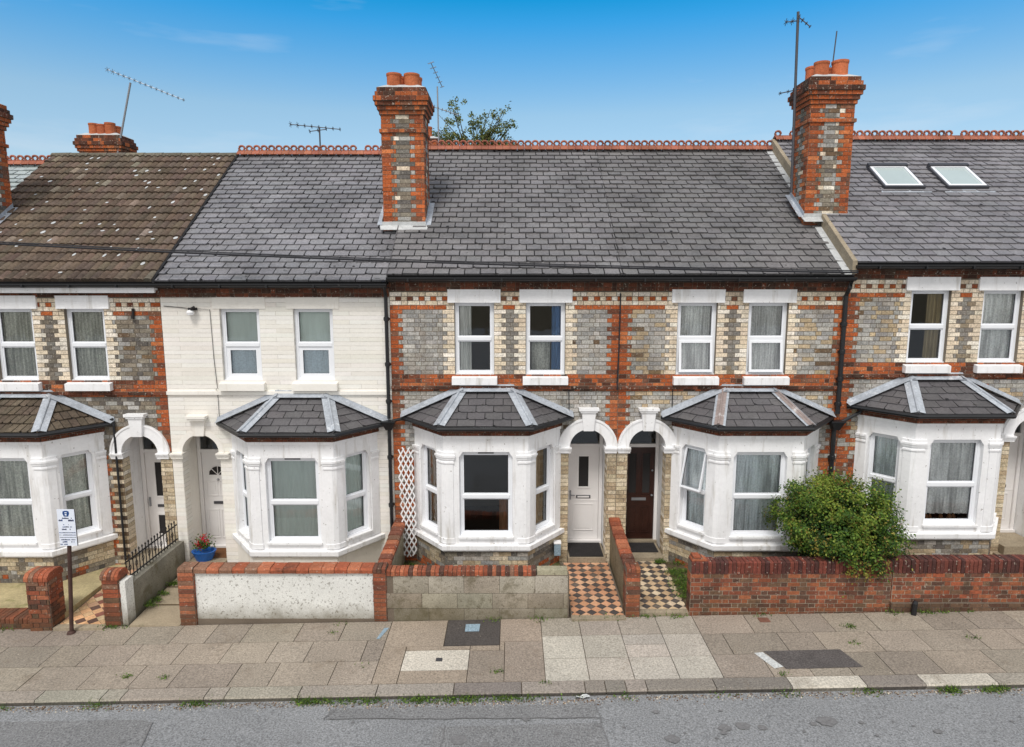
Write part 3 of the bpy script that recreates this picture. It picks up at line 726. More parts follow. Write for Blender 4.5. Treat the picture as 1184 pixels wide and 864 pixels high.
    pr = [(math.cos(R(180+18*k))*gr, math.sin(R(180+18*k))*gr) for k in range(11)]
    pts = [V((x, gy+a, gz+b)) for x in (bl, br) for a, b in pr]+[V((x, gy+a*.9, gz+b*.9)) for x in (bl, br) for a, b in pr]
    g.faces(pts, [(k, k+1, 12+k, 11+k) for k in range(10)]+[(22+k, 33+k, 34+k, 23+k) for k in range(10)]+[tuple(range(11)), tuple(range(11, 22))], 'black_plastic')
    g.box(bl, br, gy-gr-.006, gy-gr+.004, gz-.012, gz+.008, 'black_plastic')
    for x in [bl+.4+.9*k for k in range(5)]: g.box(x, x+.03, gy-gr-.012, gy+gr, gz-.07, gz-.06+.05, 'black_plastic')
    g.box(bl, br, -.19, -.065, gz-.075, gz-.06, 'black_plastic')
    g.build('gutter', h)
    if kind.get('fascia'):
        fb = MB(); fb.box(bl, br, -.15, -.062, 5.68+dz, 5.77+dz, 'white_paint'); fb.box(bl, br, -.20, -.15, 5.63+dz, 5.73+dz, 'white_paint'); fb.build('fascia', h)
    # interior shell
    I = MB(); I.box(bl+.01, br-.01, 3.2, 3.3, dz, 5.6+dz, 'interior'); I.box(bl+.01, br-.01, .25, 8.5, 3.0+dz, 3.15+dz, 'interior'); I.box(bl+.01, br-.01, .25, 8.5, 5.62+dz, 5.7+dz, 'interior')
    I.box(bl+.01, bl+.1, .25, 8.5, dz, 5.6+dz, 'interior'); I.box(br-.1, br-.01, .25, 8.5, dz, 5.6+dz, 'interior'); I.box(bl+.01, br-.01, .25, 3.2, -.02+dz, .0+dz, 'interior_dark')
    I.box(bl+.01, br-.01, 8.4, 8.6, -.5+dz, 5.8+dz, 'brick', srgb(170, 90, 60))
    I.prism([PP[0]+V((.2, 0.1, 2.97+dz)), PP[1]+V((.12, .12, 2.97+dz)), PP[2]+V((-.12, .12, 2.97+dz)), PP[3]+V((-.2, .1, 2.97+dz))], V((0, 0, .04)), 'interior')
    I.build('interior', h)
    # gable triangles
    Gb = MB()
    for x in (bl+.002, br-.1):
        Gb.prism([(x, 0.01, 5.7+dz), (x, 8.6, 5.7+dz), (x, 4.3, 8.88+dz)], V((.098, 0, 0)), 'dark_mortar')
    Gb.build('gable', h)
    return h, openings

def chimney(h, x0, x1, y0, y1, zb, zt, pots=4, zband=None, pal=None):
    pal = pal or DGREY+GREY[:2]
    """brick stack with a corbelled head; pots as sub-parts"""
    c = MB(); c.box(x0, x1, y0, y1, zb, zt-.62, 'mortar')
    W_, D_ = x1-x0, y1-y0
    def cf(wd):
        def f(a, z, k, hd):
            q = .30 if k % 2 else .19
            if a < q or a > wd-q: return pick(RED, .16)
            if random.random() < .1: return pick(CREAM)
            return pick(pal, .12)
        return f
    zz = zt-.62
    def faces4(o, z0, z1, colf_of, H=.086, out=.009, zref=None, brk=True):
        for O, U, IN, wd in (((x0-o, y0-o, 0), (1, 0, 0), (0, 1, 0), W_+2*o), ((x1+o, y0-o, 0), (0, 1, 0), (-1, 0, 0), D_+2*o), ((x1+o, y1+o, 0), (-1, 0, 0), (0, -1, 0), W_+2*o), ((x0-o, y1+o, 0), (0, -1, 0), (1, 0, 0), D_+2*o)):
            bricks(c, Frame(O, U, IN), 0, wd, z0, z1, colf_of(wd), None, (lambda k, wd=wd: [(.30 if k % 2 else .19), wd-(.30 if k % 2 else .19)]) if brk else None, H, z1 if zref is None else zref, out=out, m='brick')
    faces4(0, zb, zz, cf)
    red = lambda wd: (lambda a, z, k, hd: pick(RED+DRED[:1], .14))
    drk = lambda wd: (lambda a, z, k, hd: pick(DRED+RED[2:3], .2))
    zband = zband or zz-.36
    c.box(x0-.035, x1+.035, y0-.035, y1+.035, zband, zband+.075, 'mortar'); faces4(.035, zband, zband+.075, red, .075, zref=zband, brk=False)
    zc = zz
    for j, (o, hh, cc) in enumerate(((.03, .085, red), (.065, .085, red), (.10, .085, red), (.13, .10, drk), (.095, .09, drk), (.06, .09, drk))):
        c.box(x0-o, x1+o, y0-o, y1+o, zc, zc+hh, 'dark_mortar'); faces4(o, zc, zc+hh, cc, hh, zref=zc, brk=False); zc += hh
    c.hexa([(x0-.06, y0-.06, zc), (x1+.06, y0-.06, zc), (x1+.06, y1+.06, zc), (x0-.06, y1+.06, zc), (x0+.12, y0+.12, zc+.09), (x1-.12, y0+.12, zc+.09), (x1-.12, y1-.12, zc+.09), (x0+.12, y1-.12, zc+.09)], 'cement')
    co = c.build('chimney', h)
    nx = max(1, (pots+1)//2) if pots > 1 else 1
    xs = [x0+W_*(.29+.42*j/max(1, nx-1)) for j in range(nx)] if nx > 1 else [(x0+x1)/2]
    ys = [y0+D_*.28, y0+D_*.76] if pots > 2 else [y0+D_*.3]
    for yy in ys:
        for xx in xs:
            p = MB(); r = .165*random.uniform(.93, 1.04)*(1 if nx < 3 else .85); hh = random.uniform(.28, .34); cc = vary(srgb(196, 110, 72), .12, .03)
            p.lathe((xx, yy, zc+.03), [(r*.96, 0), (r*.95, hh*.8), (r*1.0, hh*.84), (r*1.03, hh*.9), (r*1.02, hh), (r*.82, hh), (r*.78, hh*.3), (0, hh*.3)], 'terracotta', 20, cc)
            p.build('chimney_pot', co, smooth=False)
    return co, zc
def stepped_flashing(h, x0, x1, y0, y1, zroof):
    f = MB(); t = .01
    s = (8.96-5.85)/4.5; zr = lambda y: zroof+(y+.2)*s
    f.hexa([(x0-.03, y0-.14, zr(y0-.14)+.035), (x1+.05, y0-.14, zr(y0-.14)+.035), (x1+.06, y0-.012, zr(y0)+.03), (x0-.06, y0-.012, zr(y0)+.03), (x0-.03, y0-.14, zr(y0-.14)+.045), (x1+.05, y0-.14, zr(y0-.14)+.045), (x1+.06, y0-.012, zr(y0)+.045), (x0-.06, y0-.012, zr(y0)+.045)], 'cement')
    f.box(x0-.012, x1+.012, y0-.018, y0-.008, zr(y0)-.05, zr(y0)+.12, 'cement')
    for x, sg in ((x0, -1), (x1, 1)):
        a = x+sg*.012; b = x+sg*.12
        f.prism([(a, y0-.02, zr(y0)+.15), (a, y1, zr(y1)+.15), (a, y1, zr(y1)), (a, y0-.02, zr(y0))], V((sg*.008, 0, 0)), 'lead')
        f.prism([(a, y0-.02, zr(y0)+.048), (b, y0-.02, zr(y0)+.048), (b, y1, zr(y1)+.048), (a, y1, zr(y1)+.048)], V((0, 0, .01)), 'lead')
    f.build('flashing', h)
def pipe(h, path, r=.036, name='downpipe', brackets=()):
    p = MB(); p.tube(path, r, 'black_plastic', 10)
    for b in brackets:
        b = V(b); p.lathe(b, [(r+.012, -.04), (r+.016, -.035), (r+.016, .035), (r+.012, .04)], 'black_plastic', 12); p.box(b.x-.06, b.x+.06, b.y+.02, b.y+.07, b.z-.02, b.z+.02, 'black_plastic')
    return p.build(name, h, smooth=False)
def hopper(h, x, y, z):
    m = MB(); m.hexa([(x-.06, y-.05, z), (x+.06, y-.05, z), (x+.06, y+.06, z), (x-.06, y+.06, z), (x-.13, y-.11, z+.16), (x+.13, y-.11, z+.16), (x+.13, y+.06, z+.16), (x-.13, y+.06, z+.16)], 'black_plastic')
    m.box(x-.14, x+.14, y-.12, y+.06, z+.16, z+.19, 'black_plastic'); m.build('hopper', h)

BND = [-16.1, -11.6, -6.92, -2.41, 2.13, 6.60, 11.1, 15.6]
bark = lambda b: (lambda x, y: vary(b, .085, .01))
sl = srgb(104, 103, 108)
H = {}
H[0], o0 = house(0, BND[0], BND[1], -.36, BND[1]-1.87, BND[0]+.6, [BND[1]-1.57, BND[1]-3.0], {}, False, 'slate roofed brick house end just beyond the brown tiled roof and its chimney', slate_c=bark(srgb(160, 168, 168)), door_kind='white')
H[1], o1 = house(1, BND[1], BND[2], -.12, -9.75, -7.55, [-9.86, -8.44], {'fascia': 1}, True, 'brick terraced house with mottled brown concrete tiled roof and white bay', roof='tile', bay_roof='tile', door_kind='glazed', grey=DGREY+GREY[:2])
H[2], o2 = house(2, BND[2], BND[3], -.12, -4.21, -6.33, [-5.38, -3.93], {'upper': {'inset': .05}}, True, 'cream painted brick terraced house with white bay window and black gutter', style='painted', door_kind='cream', slate_c=bark(srgb(120, 119, 122)), roof_m='slate_pale')
H[3], o3 = house(3, BND[3], BND[4], 0, -.50, 1.54, [-.745, .665], {}, True, 'grey and red brick terraced house with dark uncurtained bay and white door', door_kind='white', slate_c=bark(srgb(114, 112, 113)))
H[4], o4 = house(4, BND[4], BND[5], 0, 4.74, 2.74, [3.66, 5.06], {'lead': 'lead_brown', 'upper': {'tilt': ('lower', R(7), 'top'), 'inset': .02}, 'bay_tilt': ('upper', R(13), 'top')}, True, 'grey and red brick terraced house with dark brown front door behind the bush', door_kind='brown', slate_c=bark(srgb(108, 106, 106)), grey=GREY+BUFF[3:])
H[5], o5 = house(5, BND[5], BND[6], .24, 8.46, 10.50, [8.24, 9.66], {}, True, 'brick terraced house with two skylights in its purple grey slate roof', door_kind='white', slate_c=bark(srgb(122, 120, 123)), grey=GREY+BUFF[3:])
H[6], o6 = house(6, BND[6], BND[7], .24, BND[7]-1.87, BND[6]+.6, [BND[7]-1.57, BND[7]-3.0], {}, False, 'slate roofed brick house beyond the house with two skylights', door_kind='white', slate_c=bark(srgb(122, 120, 123)))

# chimneys (front stacks straddle the party walls)
chimney(H[1], -12.05, -11.13, 1.28, 2.05, 6.1, 9.60, 4); stepped_flashing(H[1], -12.05, -11.13, 1.28, 2.05, 5.73)
chimney(H[3], -2.72, -1.84, 1.28, 2.05, 6.5, 9.76, 4); stepped_flashing(H[3], -2.74, -1.84, 1.28, 2.05, 5.83)
chimney(H[5], 6.19, 7.10, 1.28, 2.05, 6.5, 9.97, 4, pal=GREY[:3]+DGREY+BROWN[:1]); stepped_flashing(H[5], 6.19, 7.10, 1.28, 2.05, 6.0)
# rear stacks beyond the ridge
chimney(H[1], -12.2, -11.1, 6.4, 7.0, 6.6, 9.84, 6)
chimney(H[3], -2.75, -2.1, 6.4, 7.0, 6.6, 9.75, 2)
# party wall coping between the two roof levels
cp = MB(); s_ = (8.96-5.85)/4.5
for y0, y1 in ((-.22, 1.24), (2.09, 4.3)):
    z = lambda y: 5.85+.24+(y+.2)*s_
    n = 5
    for k in range(n):
        a, b = y0+(y1-y0)*k/n, y0+(y1-y0)*(k+1)/n-.006
        cp.hexa([(6.54, a, z(a)-.2), (6.63, a, z(a)-.2), (6.63, b, z(b)-.2), (6.54, b, z(b)-.2), (6.54, a, z(a)+.05), (6.63, a, z(a)+.05), (6.63, b, z(b)+.05), (6.54, b, z(b)+.05)], 'stone')
    cp.prism([(6.40, y0, 5.85+(y0+.2)*s_+.025), (6.539, y0, 5.85+(y0+.2)*s_+.03), (6.539, y1, 5.85+(y1+.2)*s_+.03), (6.40, y1, 5.85+(y1+.2)*s_+.025)], V((0, 0, .012)), 'cement')
cp.build('verge_coping', H[5])
# slate verge lines at the other steps
vg = MB()
vg.prism([(-2.42, -.22, 5.74), (-2.42, 4.3, 8.86), (-2.42, 4.3, 8.985), (-2.42, -.22, 5.875)], V((.02, 0, 0)), 'slate', srgb(80, 78, 80)); vg.build('verge', H[3])
vg = MB()
vg.prism([(-6.94, -.22, 5.70), (-6.94, 4.3, 8.82), (-6.94, 4.3, 8.90), (-6.94, -.22, 5.78)], V((.05, 0, 0)), 'underlay'); vg.build('verge', H[1])
# skylights
def skylight(x):
    s = (8.96-5.85)/4.5; UP = V((0, 1, s)).normalized(); IN = V((0, s, -1)).normalized()
    y = 2.18; F = Frame((x-.42, y, 6.09+(y+.2)*s), (1, 0, 0), IN, UP)
    k = MB(); w, hh = .92, 1.06
    k.lbox(F, 0, w, -.09, .02, 0, .05, 'dark_metal'); k.lbox(F, 0, w, -.14, .02, hh-.09, hh, 'dark_metal'); k.lbox(F, 0, .04, -.08, .02, .05, hh-.09, 'dark_metal'); k.lbox(F, w-.04, w, -.08, .02, .05, hh-.09, 'dark_metal')
    for r in ((.04, .1, .05, hh-.09), (w-.1, w-.04, .05, hh-.09), (.1, w-.1, .05, .11), (.1, w-.1, hh-.13, hh-.09)): k.lbox(F, r[0], r[1], -.095, .0, r[2], r[3], 'upvc')
    k.lbox(F, -.1, w+.1, -.022, -.012, -.14, 0, 'lead')
    o = k.build('skylight', H[5]); g = MB(); g.lbox(F, .1, w-.1, -.07, -.06, .11, hh-.13, 'skylight_glass'); g.build('pane', o)
skylight(8.74); skylight(10.16)
# downpipes
pipe(H[3], [(-2.47, -.25, 5.74), (-2.47, -.2, 5.62), (-2.47, -.07, 5.45), (-2.47, -.07, 3.0)], brackets=[(-2.47, -.07, 5.0), (-2.47, -.07, 4.1), (-2.47, -.07, 3.35)])
hopper(H[3], -2.47, -.1, 2.78)
pipe(H[3], [(-2.47, -.08, 2.8), (-2.47, -.08, .1)], brackets=[(-2.47, -.08, 2.2), (-2.47, -.08, 1.2)])
pipe(H[3], [(-2.2, -.07, 3.0), (-2.4, -.1, 2.96)], .03)
pipe(H[2], [(-2.55, -.07, 2.86), (-2.47, -.1, 2.93)], .03)
pipe(H[4], [(6.53, -.25, 5.74), (6.53, -.2, 5.62), (6.53, -.07, 5.45), (6.53, -.07, 3.1)], .045, brackets=[(6.53, -.07, 4.9), (6.53, -.07, 4.35), (6.53, -.07, 3.8), (6.53, -.07, 3.3)])
hopper(H[4], 6.50, -.1, 2.78)
pipe(H[4], [(6.48, -.08, 2.8), (6.48, -.08, .1)], .045, brackets=[(6.48, -.08, 2.2), (6.48, -.08, 1.2)])
pipe(H[5], [(7.0, -.10, 3.22), (6.95, -.12, 3.14), (6.56, -.12, 2.92)], .035)
pipe(H[1], [(-8.02, -.06, 2.85), (-8.02, -.06, .0)], .022)
pipe(H[1], [(-8.06, -.05, 3.0), (-8.02, -.06, 2.85)], .035)
# cables clipped to the facades
def cable(h, pts, r=.011):
    m = MB(); m.tube(pts, r, 'wire', 6); m.build('cable', h)
cable(H[4], [(2.13, -.03, 5.5), (2.12, -.03, 4.4), (2.10, -.03, 3.7), (2.10, -.07, 3.66), (2.10, -.07, 3.58)], .014)
cable(H[3], [(1.14, -.06, 3.66), (1.14, -.02, 3.55), (1.15, -.02, 3.1)], .009)
cable(H[4], [(3.22, -.06, 3.66), (3.22, -.02, 3.55), (3.22, -.02, 3.0)], .009)
cable(H[2], [(-6.85, -.02, 5.25), (-6.5, -.02, 5.22), (-6.35, -.03, 5.2)], .007)
cable(H[2], [(-6.25, -.03, 5.2), (-5.95, -.02, 5.18), (-5.93, -.02, 4.2), (-5.9, -.02, 3.62), (-5.9, -.06, 3.60), (-5.9, -.02, 3.5), (-5.9, -.02, 3.0)], .005)

# ------------------------------------------------------------------ curtains
def up_frame(w, dz): return Frame((w-.39, 0, 3.87+dz), (1, 0, 0), (0, 1, 0))
def bay_frame(o, k):
    F, a0, a1 = o[k]; return Frame(F(a0, 0, .82), F(1, 0, 0)-F(0, 0, 0), F(0, 1, 0)-F(0, 0, 0)), a1-a0
def net(F, w, h, mat, label, **kw): return curtain(F, .03, w-.03, .06, h-.02, mat, label, **kw)
G1 = 'net curtains behind the window panes'
net(up_frame(-9.86, -.12), .78, 1.46, 'net_grey', 'grey net curtain in the outer upper window of the brown tiled house', group=G1)
net(up_frame(-8.44, -.12), .78, 1.46, 'net_grey', 'grey net curtain in the upper window nearest the cream painted house', group=G1)
for k, t in ((1, 'wide front'), (2, 'side')):
    F, w = bay_frame(o1, k); net(F, w, 1.7, 'net_grey', f'dull green-grey pleated net in the {t} window of the bay behind the parking sign', group=G1, pleat=.09, amp=.02)
for w_, t in ((-5.38, 'window over the flower pot side'), (-3.93, 'window beside the black downpipe')):
    F = up_frame(w_, -.12)
    net(F, .78, 1.46, 'blind_green', f'plain pale green blind in the cream house, upper {t}', cat='blind', name='window_blind', amp=.0008)
    curtain(F, .08, .7, .06, .70, 'blind_blue', f'short pale blue net in the lower half, cream house {t}', depth=.16, pleat=.05, amp=.003, group=G1)
for k, t in enumerate(('doorward side', 'wide front', 'pipeward side')):
    F, w = bay_frame(o2, k); net(F, w, 1.7, 'blind_green', f'pale grey-green vertical blind in the {t} window of the cream house bay', cat='blind', name='vertical_blind', pleat=.09, amp=.008)
F = up_frame(-.745, 0); curtain(F, .05, .32, .05, 1.42, 'curtain_white', 'white drawn-back curtain in the upper window above the dark bay', cat='curtain', name='curtain', pleat=.07, amp=.02)
F = up_frame(.665, 0); curtain(F, .52, .74, .05, 1.42, 'curtain_blue', 'blue drawn-back curtain in the upper window above the dark bay', cat='curtain', name='curtain', pleat=.06, amp=.02)
curtain(F, .12, .5, .05, .68, 'net_grey', 'small grey net beside the blue curtain in the lower sash', depth=.3, pleat=.05, amp=.01)
F, w = bay_frame(o3, 0); curtain(F, .05, w-.05, .05, 1.66, 'curtain_beige', 'beige curtain in the bay side window next to the white trellis', cat='curtain', name='curtain', pleat=.09, amp=.03)
F, w = bay_frame(o3, 1); curtain(F, w-.26, w-.05, .05, .80, 'curtain_brown', 'brown curtain edge at the lower corner of the dark front bay window', cat='curtain', name='curtain', pleat=.07, amp=.02)
F, w = bay_frame(o3, 2); curtain(F, .05, w-.12, .05, 1.66, 'curtain_beige', 'beige curtain in the bay side window next to the white front door', cat='curtain', name='curtain', pleat=.09, amp=.03)
for w_, t in ((3.66, 'nearest the brown door'), (5.06, 'nearest the black drainpipe')):
    F = up_frame(w_, 0); net(F, .78, 1.46, 'net_white', f'white pleated net curtain in the ajar upper window {t}', group=G1, pleat=.055)
for k, t in enumerate(('tilted side window next to the brown door', 'wide front window left of the bush', 'narrow side window behind the top of the bush')):
    F, w = bay_frame(o4, k); net(F, w, 1.7, 'net_blue', f'pale blue pleated net in the {t}', group=G1, pleat=.06)
F = up_frame(8.24, .24); curtain(F, .42, .74, .05, 1.42, 'curtain_sand', 'sand coloured curtain in the upper window under the skylights', cat='curtain', name='curtain', pleat=.07, amp=.02)
F = up_frame(9.66, .24); net(F, .78, 1.46, 'net_white', 'white lace net in the upper window beside the sand curtain window', group=G1, pleat=.08)
for k, t in enumerate(('side window beside the bush', 'front window with brown ornaments below')):
    F, w = bay_frame(o5, k); curtain(F, .03, w-.03, .18 if k == 1 else .06, 1.66, 'net_blue' if k != 1 else 'net_white', f'white lace net in the bay {t}', group=G1, pleat=.08)
# ornaments on the window sill of the last bay
F, w = bay_frame(o5, 1)
for n_, a in enumerate((.16, .24, .45, .62, .70)):
    m = MB(); r = random.uniform(.03, .045); m.lathe(F(a, .19, .06), [(0, 0), (r, .01), (r*1.1, .05), (r*.7, .09), (r*.3, .11), (0, .12)], 'coir', 12)
    o = m.build('ornament', None, loc=F(a, .19, .06), smooth=True); o['category'] = 'ornament'; o['group'] = 'brown ornaments on the bay window sill'; o['label'] = 'small brown ornament on the sill under the white lace net'

# ------------------------------------------------------------------ ground
GS = .02; zg = lambda x: -.13+GS*x
def sheet(name, x0, x1, y0, y1, dz0, m, dz1=None, kind='structure'):
    mb = MB(); dz1 = dz0 if dz1 is None else dz1
    mb.poly([(x0, y0, zg(x0)+dz0), (x1, y0, zg(x1)+dz0), (x1, y1, zg(x1)+dz1), (x0, y1, zg(x0)+dz1)], m); o = mb.build(name); o['kind'] = kind; return o
KY = -4.30
mb = MB(); xs = [-900, -60, -20, 20, 60, 900]
zz = lambda x: zg(max(-40, min(40, x)))
for a, b in zip(xs, xs[1:]):
    for y0, y1 in ((-900, -60), (-60, KY+.02), (8.7, 60), (60, 900)):
        mb.poly([(a, y0, zz(a)-.075), (b, y0, zz(b)-.075), (b, y1, zz(b)-.075), (a, y1, zz(a)-.075)], 'asphalt' if y1 < 0 and y0 > -61 else 'earth')
mb.build('road')['kind'] = 'structure'
mb = MB(); mb.poly([(-40, KY, zg(-40)-.03), (40, KY, zg(40)-.03), (40, 8.8, zg(40)-.03), (-40, 8.8, zg(-40)-.03)], 'dark_mortar'); mb.build('ground')['kind'] = 'structure'
# road patches (resurfaced strips)
def flat(name, pts, m, dz_, base=0):
    q = MB(); q.poly([(x, y, zg(x)-.075+dz_+base) for x, y in pts], m); o = q.build(name); o['kind'] = 'structure'; return o
flat('road_patch', [(-7.3, KY-.35), (-8.8, -8), (-4.2, -8), (-5.0, KY-.42), (-5.2, KY-.36)], 'asphalt_patch', .005)
flat('road_patch', [(-1.05, KY-.62), (-1.15, -8), (1.35, -8), (1.2, KY-.60)], 'asphalt_patch', .005)
flat('road_patch', [(-2.6, KY-.22), (-2.55, KY-.42), (1.15, KY-.50), (1.2, KY-.2)], 'asphalt_patch', .009)
# seams and oil spots in the road
q = MB()
for pts in ([(-5.0, KY-.42), (-4.2, -8)], [(-.9, KY-.6), (-1.05, -8)], [(1.2, KY-.2), (1.35, -8)], [(-2.6, KY-.42), (1.2, KY-.5)], [(-2.5, KY-.2), (-2.62, KY-.42)]):
    (x0, y0), (x1, y1) = pts; n = 24; prev = None
    for k in range(n+1):
        t = k/n; x = x0+(x1-x0)*t+random.uniform(-.02, .02); y = y0+(y1-y0)*t+random.uniform(-.012, .012)
        if prev:
            d = V((x-prev[0], y-prev[1], 0)).normalized().cross(ZU)*.008
            q.poly([(prev[0]-d.x, prev[1]-d.y, zg(prev[0])-.075+.014), (x-d.x, y-d.y, zg(x)-.075+.014), (x+d.x, y+d.y, zg(x)-.075+.014), (prev[0]+d.x, prev[1]+d.y, zg(prev[0])-.075+.014)], 'oil')
        prev = (x, y)
q.build('road_seam')['kind'] = 'structure'
q = MB()
def blot(x, y, r):
    n = 14; z = zg(x)-.075+.013
    q.poly([(x+r*math.cos(6.283*k/n)*random.uniform(.75, 1.15), y+.8*r*math.sin(6.283*k/n)*random.uniform(.75, 1.15), zg(x)-.075+.013) for k in range(n)], 'oil')
for x, y, r in ((2.85, -5.05, .09), (3.1, -5.02, .10), (3.35, -5.06, .07), (4.25, -4.95, .14), (4.7, -5.0, .04), (2.1, -5.25, .1), (4.05, -5.0, .05), (2.8, -5.15, .05), (-.7, -5.2, .12), (-.35, -5.3, .07), (.2, -4.8, .06), (-5.2, -5.1, .05), (1.0, -5.5, .08), (2.0, -4.7, .05), (.6, -5.1, .04), (-3.4, -5.3, .06), (5.6, -5.2, .06), (1.5, -5.0, .03), (2.9, -4.7, .03), (-2.2, -5.4, .05)): blot(x, y, r)
for _ in range(40): blot(random.uniform(-8, 8), random.uniform(-6.5, -4.7), random.uniform(.01, .03))
o = q.build('oil_spots'); o['kind'] = 'stuff'
# kerb
kb = MB(); x = -14.0
KC = [srgb(140, 132, 123), srgb(132, 125, 117), srgb(148, 140, 130), srgb(124, 117, 111)]
lights = []
while x < 14:
    w = random.uniform(.9, 1.3) if random.random() > .15 else .3
    for b_ in (4.07, 5.15, 6.0, 7.05):
        if x+.02 < b_ < x+w+.25: w = b_-x; break
    c = pick(KC, .06)
    if 4.0 < x < 4.1 or 5.95 < x < 6.05: c = srgb(188, 181, 168)
    if x < -4: c = vary(srgb(152, 144, 132), .06)
    z0, z1 = zg(x), zg(x+w-.012)
    a, b, y0, y1 = x+.003, x+w-.012, KY, KY+.25; ch = .025
    pr = [(y0, -.2), (y0, -ch), (y0+ch*.6, 0), (y1, 0.0), (y1, -.2)]
    kb.faces([V((a, yy, z0+hh)) for yy, hh in pr]+[V((b, yy, z1+hh)) for yy, hh in pr], [(1, 2, 7, 6), (2, 3, 8, 7), (3, 4, 9, 8), (0, 4, 3, 2, 1), (5, 6, 7, 8, 9)], 'paving', c)
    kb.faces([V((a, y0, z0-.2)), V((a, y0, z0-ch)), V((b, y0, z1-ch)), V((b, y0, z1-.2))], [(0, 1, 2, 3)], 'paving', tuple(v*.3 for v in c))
    x += w
kb.build('kerb')['kind'] = 'structure'
# pavement slabs
pv = MB(); PY0, PY1 = KY+.255, -2.22
BR = [srgb(150, 139, 126), srgb(145, 135, 122), srgb(155, 144, 130), srgb(141, 131, 119)]
LI = [srgb(172, 165, 154), srgb(166, 159, 149), srgb(178, 170, 159)]
def slab(x0, x1, y0, y1, c, m='paving', j=.002, skew=0.0):
    g = .006; z = lambda x, t: zg(x)+t
    t = random.uniform(-.002, .003)
    p = [(x0+g, y0+g), (x1-g, y0+g), (x1-g+skew, y1-g), (x0+g+skew, y1-g)]
    pv.faces([(a, b, zg(a)-.03) for a, b in p]+[(a, b, zg(a)+t) for a, b in p], [(4, 5, 6, 7), (0, 1, 5, 4), (1, 2, 6, 5), (2, 3, 7, 6), (3, 0, 4, 7)], m, c)
def field(x0, x1, rows, pal, wmin=.55, wmax=.95, a=.03):
    ys = [PY0]; hh = (PY1-PY0)/rows
    for r in range(rows):
        y0, y1 = PY0+r*hh, PY0+(r+1)*hh; x = x0
        if r % 2: 
            w = .35; slab(x, x+w, y0, y1, pick(pal, a)); x += w
        while x < x1-.05:
            w = random.choice((.6, .75, .9)) if wmin else .9
            if x+w > x1-.3: w = x1-x
            slab(x, x+w, y0, y1, pick(pal, a)); x += w
field(-14, -2.1, 3, BR)
# mixed centre: cast concrete with a dark patch and a pale cover
def cx(x0, x1, y0, y1, c, m='paving'): slab(x0, x1, y0, y1, c, m)
mid = srgb(153, 140, 125)
cx(-2.1, -1.12, -3.05, PY1, mid); cx(-1.12, -.2, -3.04, PY1, srgb(80, 75, 72), 'paving'); cx(-.2, .5, -2.95, PY1, srgb(154, 140, 126))
cx(-2.1, -1.72, PY0, -3.05, mid); cx(-1.72, -.68, -3.72, -3.16, srgb(196, 189, 176)); cx(-1.72, -.68, PY0, -3.72, mid); cx(-1.72, -.68, -3.16, -3.05, mid)
cx(-.68, -.2, -3.2, -3.05, mid); cx(-.68, -.12, PY0, -3.2, srgb(142, 131, 119)); cx(-.12, .5, PY0, -2.95, srgb(146, 134, 122)); cx(-.2, -.12, -3.2, -2.95, mid)
for c_, (x0, x1) in enumerate(((.5, 1.16), (1.16, 1.83), (1.83, 2.5), (2.5, 3.15))):
    yy = [PY0, -3.46, -2.80, PY1]
    for r in range(3):
        if r == 1 and c_ == 2: cx(x0, x1, yy[1], -3.1, pick(LI, .03)); cx(x0, x1, -3.1, yy[2], pick(LI, .03)); continue
        cx(x0, x1, yy[r], yy[r+1], srgb(181, 175, 163) if c_ == 0 and r < 2 else pick(LI if r < 2 else [mix(LI[1], BR[0], .6)], .03))
field(3.15, 14, 3, BR, a=.04)
pv.build('pavement')['kind'] = 'structure'
def mark(name, pts, m, label=None, cat=None, dzz=.007):
    q = MB(); q.prism([(x, y, zg(x)+dzz-.002) for x, y in pts], V((0, 0, .002)), m); o = q.build(name); o['kind'] = 'structure'; return o
mark('pavement_patch', [(4.15, -3.86), (5.32, -3.84), (5.2, -3.36), (3.98, -3.37)], 'dark_asphalt')
mark('paint_marking', [(3.98, -3.84), (4.13, -3.80), (3.96, -3.40), (3.82, -3.42)], 'paint_mark')
mark('paint_marking', [(-.80, -2.62), (-.56, -2.62), (-.55, -2.38), (-.80, -2.38)], 'blue_mark', dzz=.009)
mark('paint_marking', [(-2.27, -2.8), (-2.22, -2.8), (-2.12, -2.45), (-2.20, -2.45)], 'blue_mark')
# small metal covers
for (x, y, w, m, lb) in ((4.35, -2.42, .09, 'iron_cover', 'small rusty stopcock cover set in the pavement by the red brick wall'), (-1.15, -3.44, .05, 'dark_metal', 'tiny dark lifting hole cover in the pale slab')):
    q = MB(); q.box(x-w, x+w, y-w*.8, y+w*.8, zg(x)+.002, zg(x)+.012, m)
    for k in range(3): q.box(x-w*.8, x+w*.8, y-w*.6+k*w*.5, y-w*.5+k*w*.5, zg(x)+.012, zg(x)+.016, m)
    o = q.build('stopcock_cover', None, loc=(x, y, zg(x))); o['label'] = lb; o['category'] = 'cover'

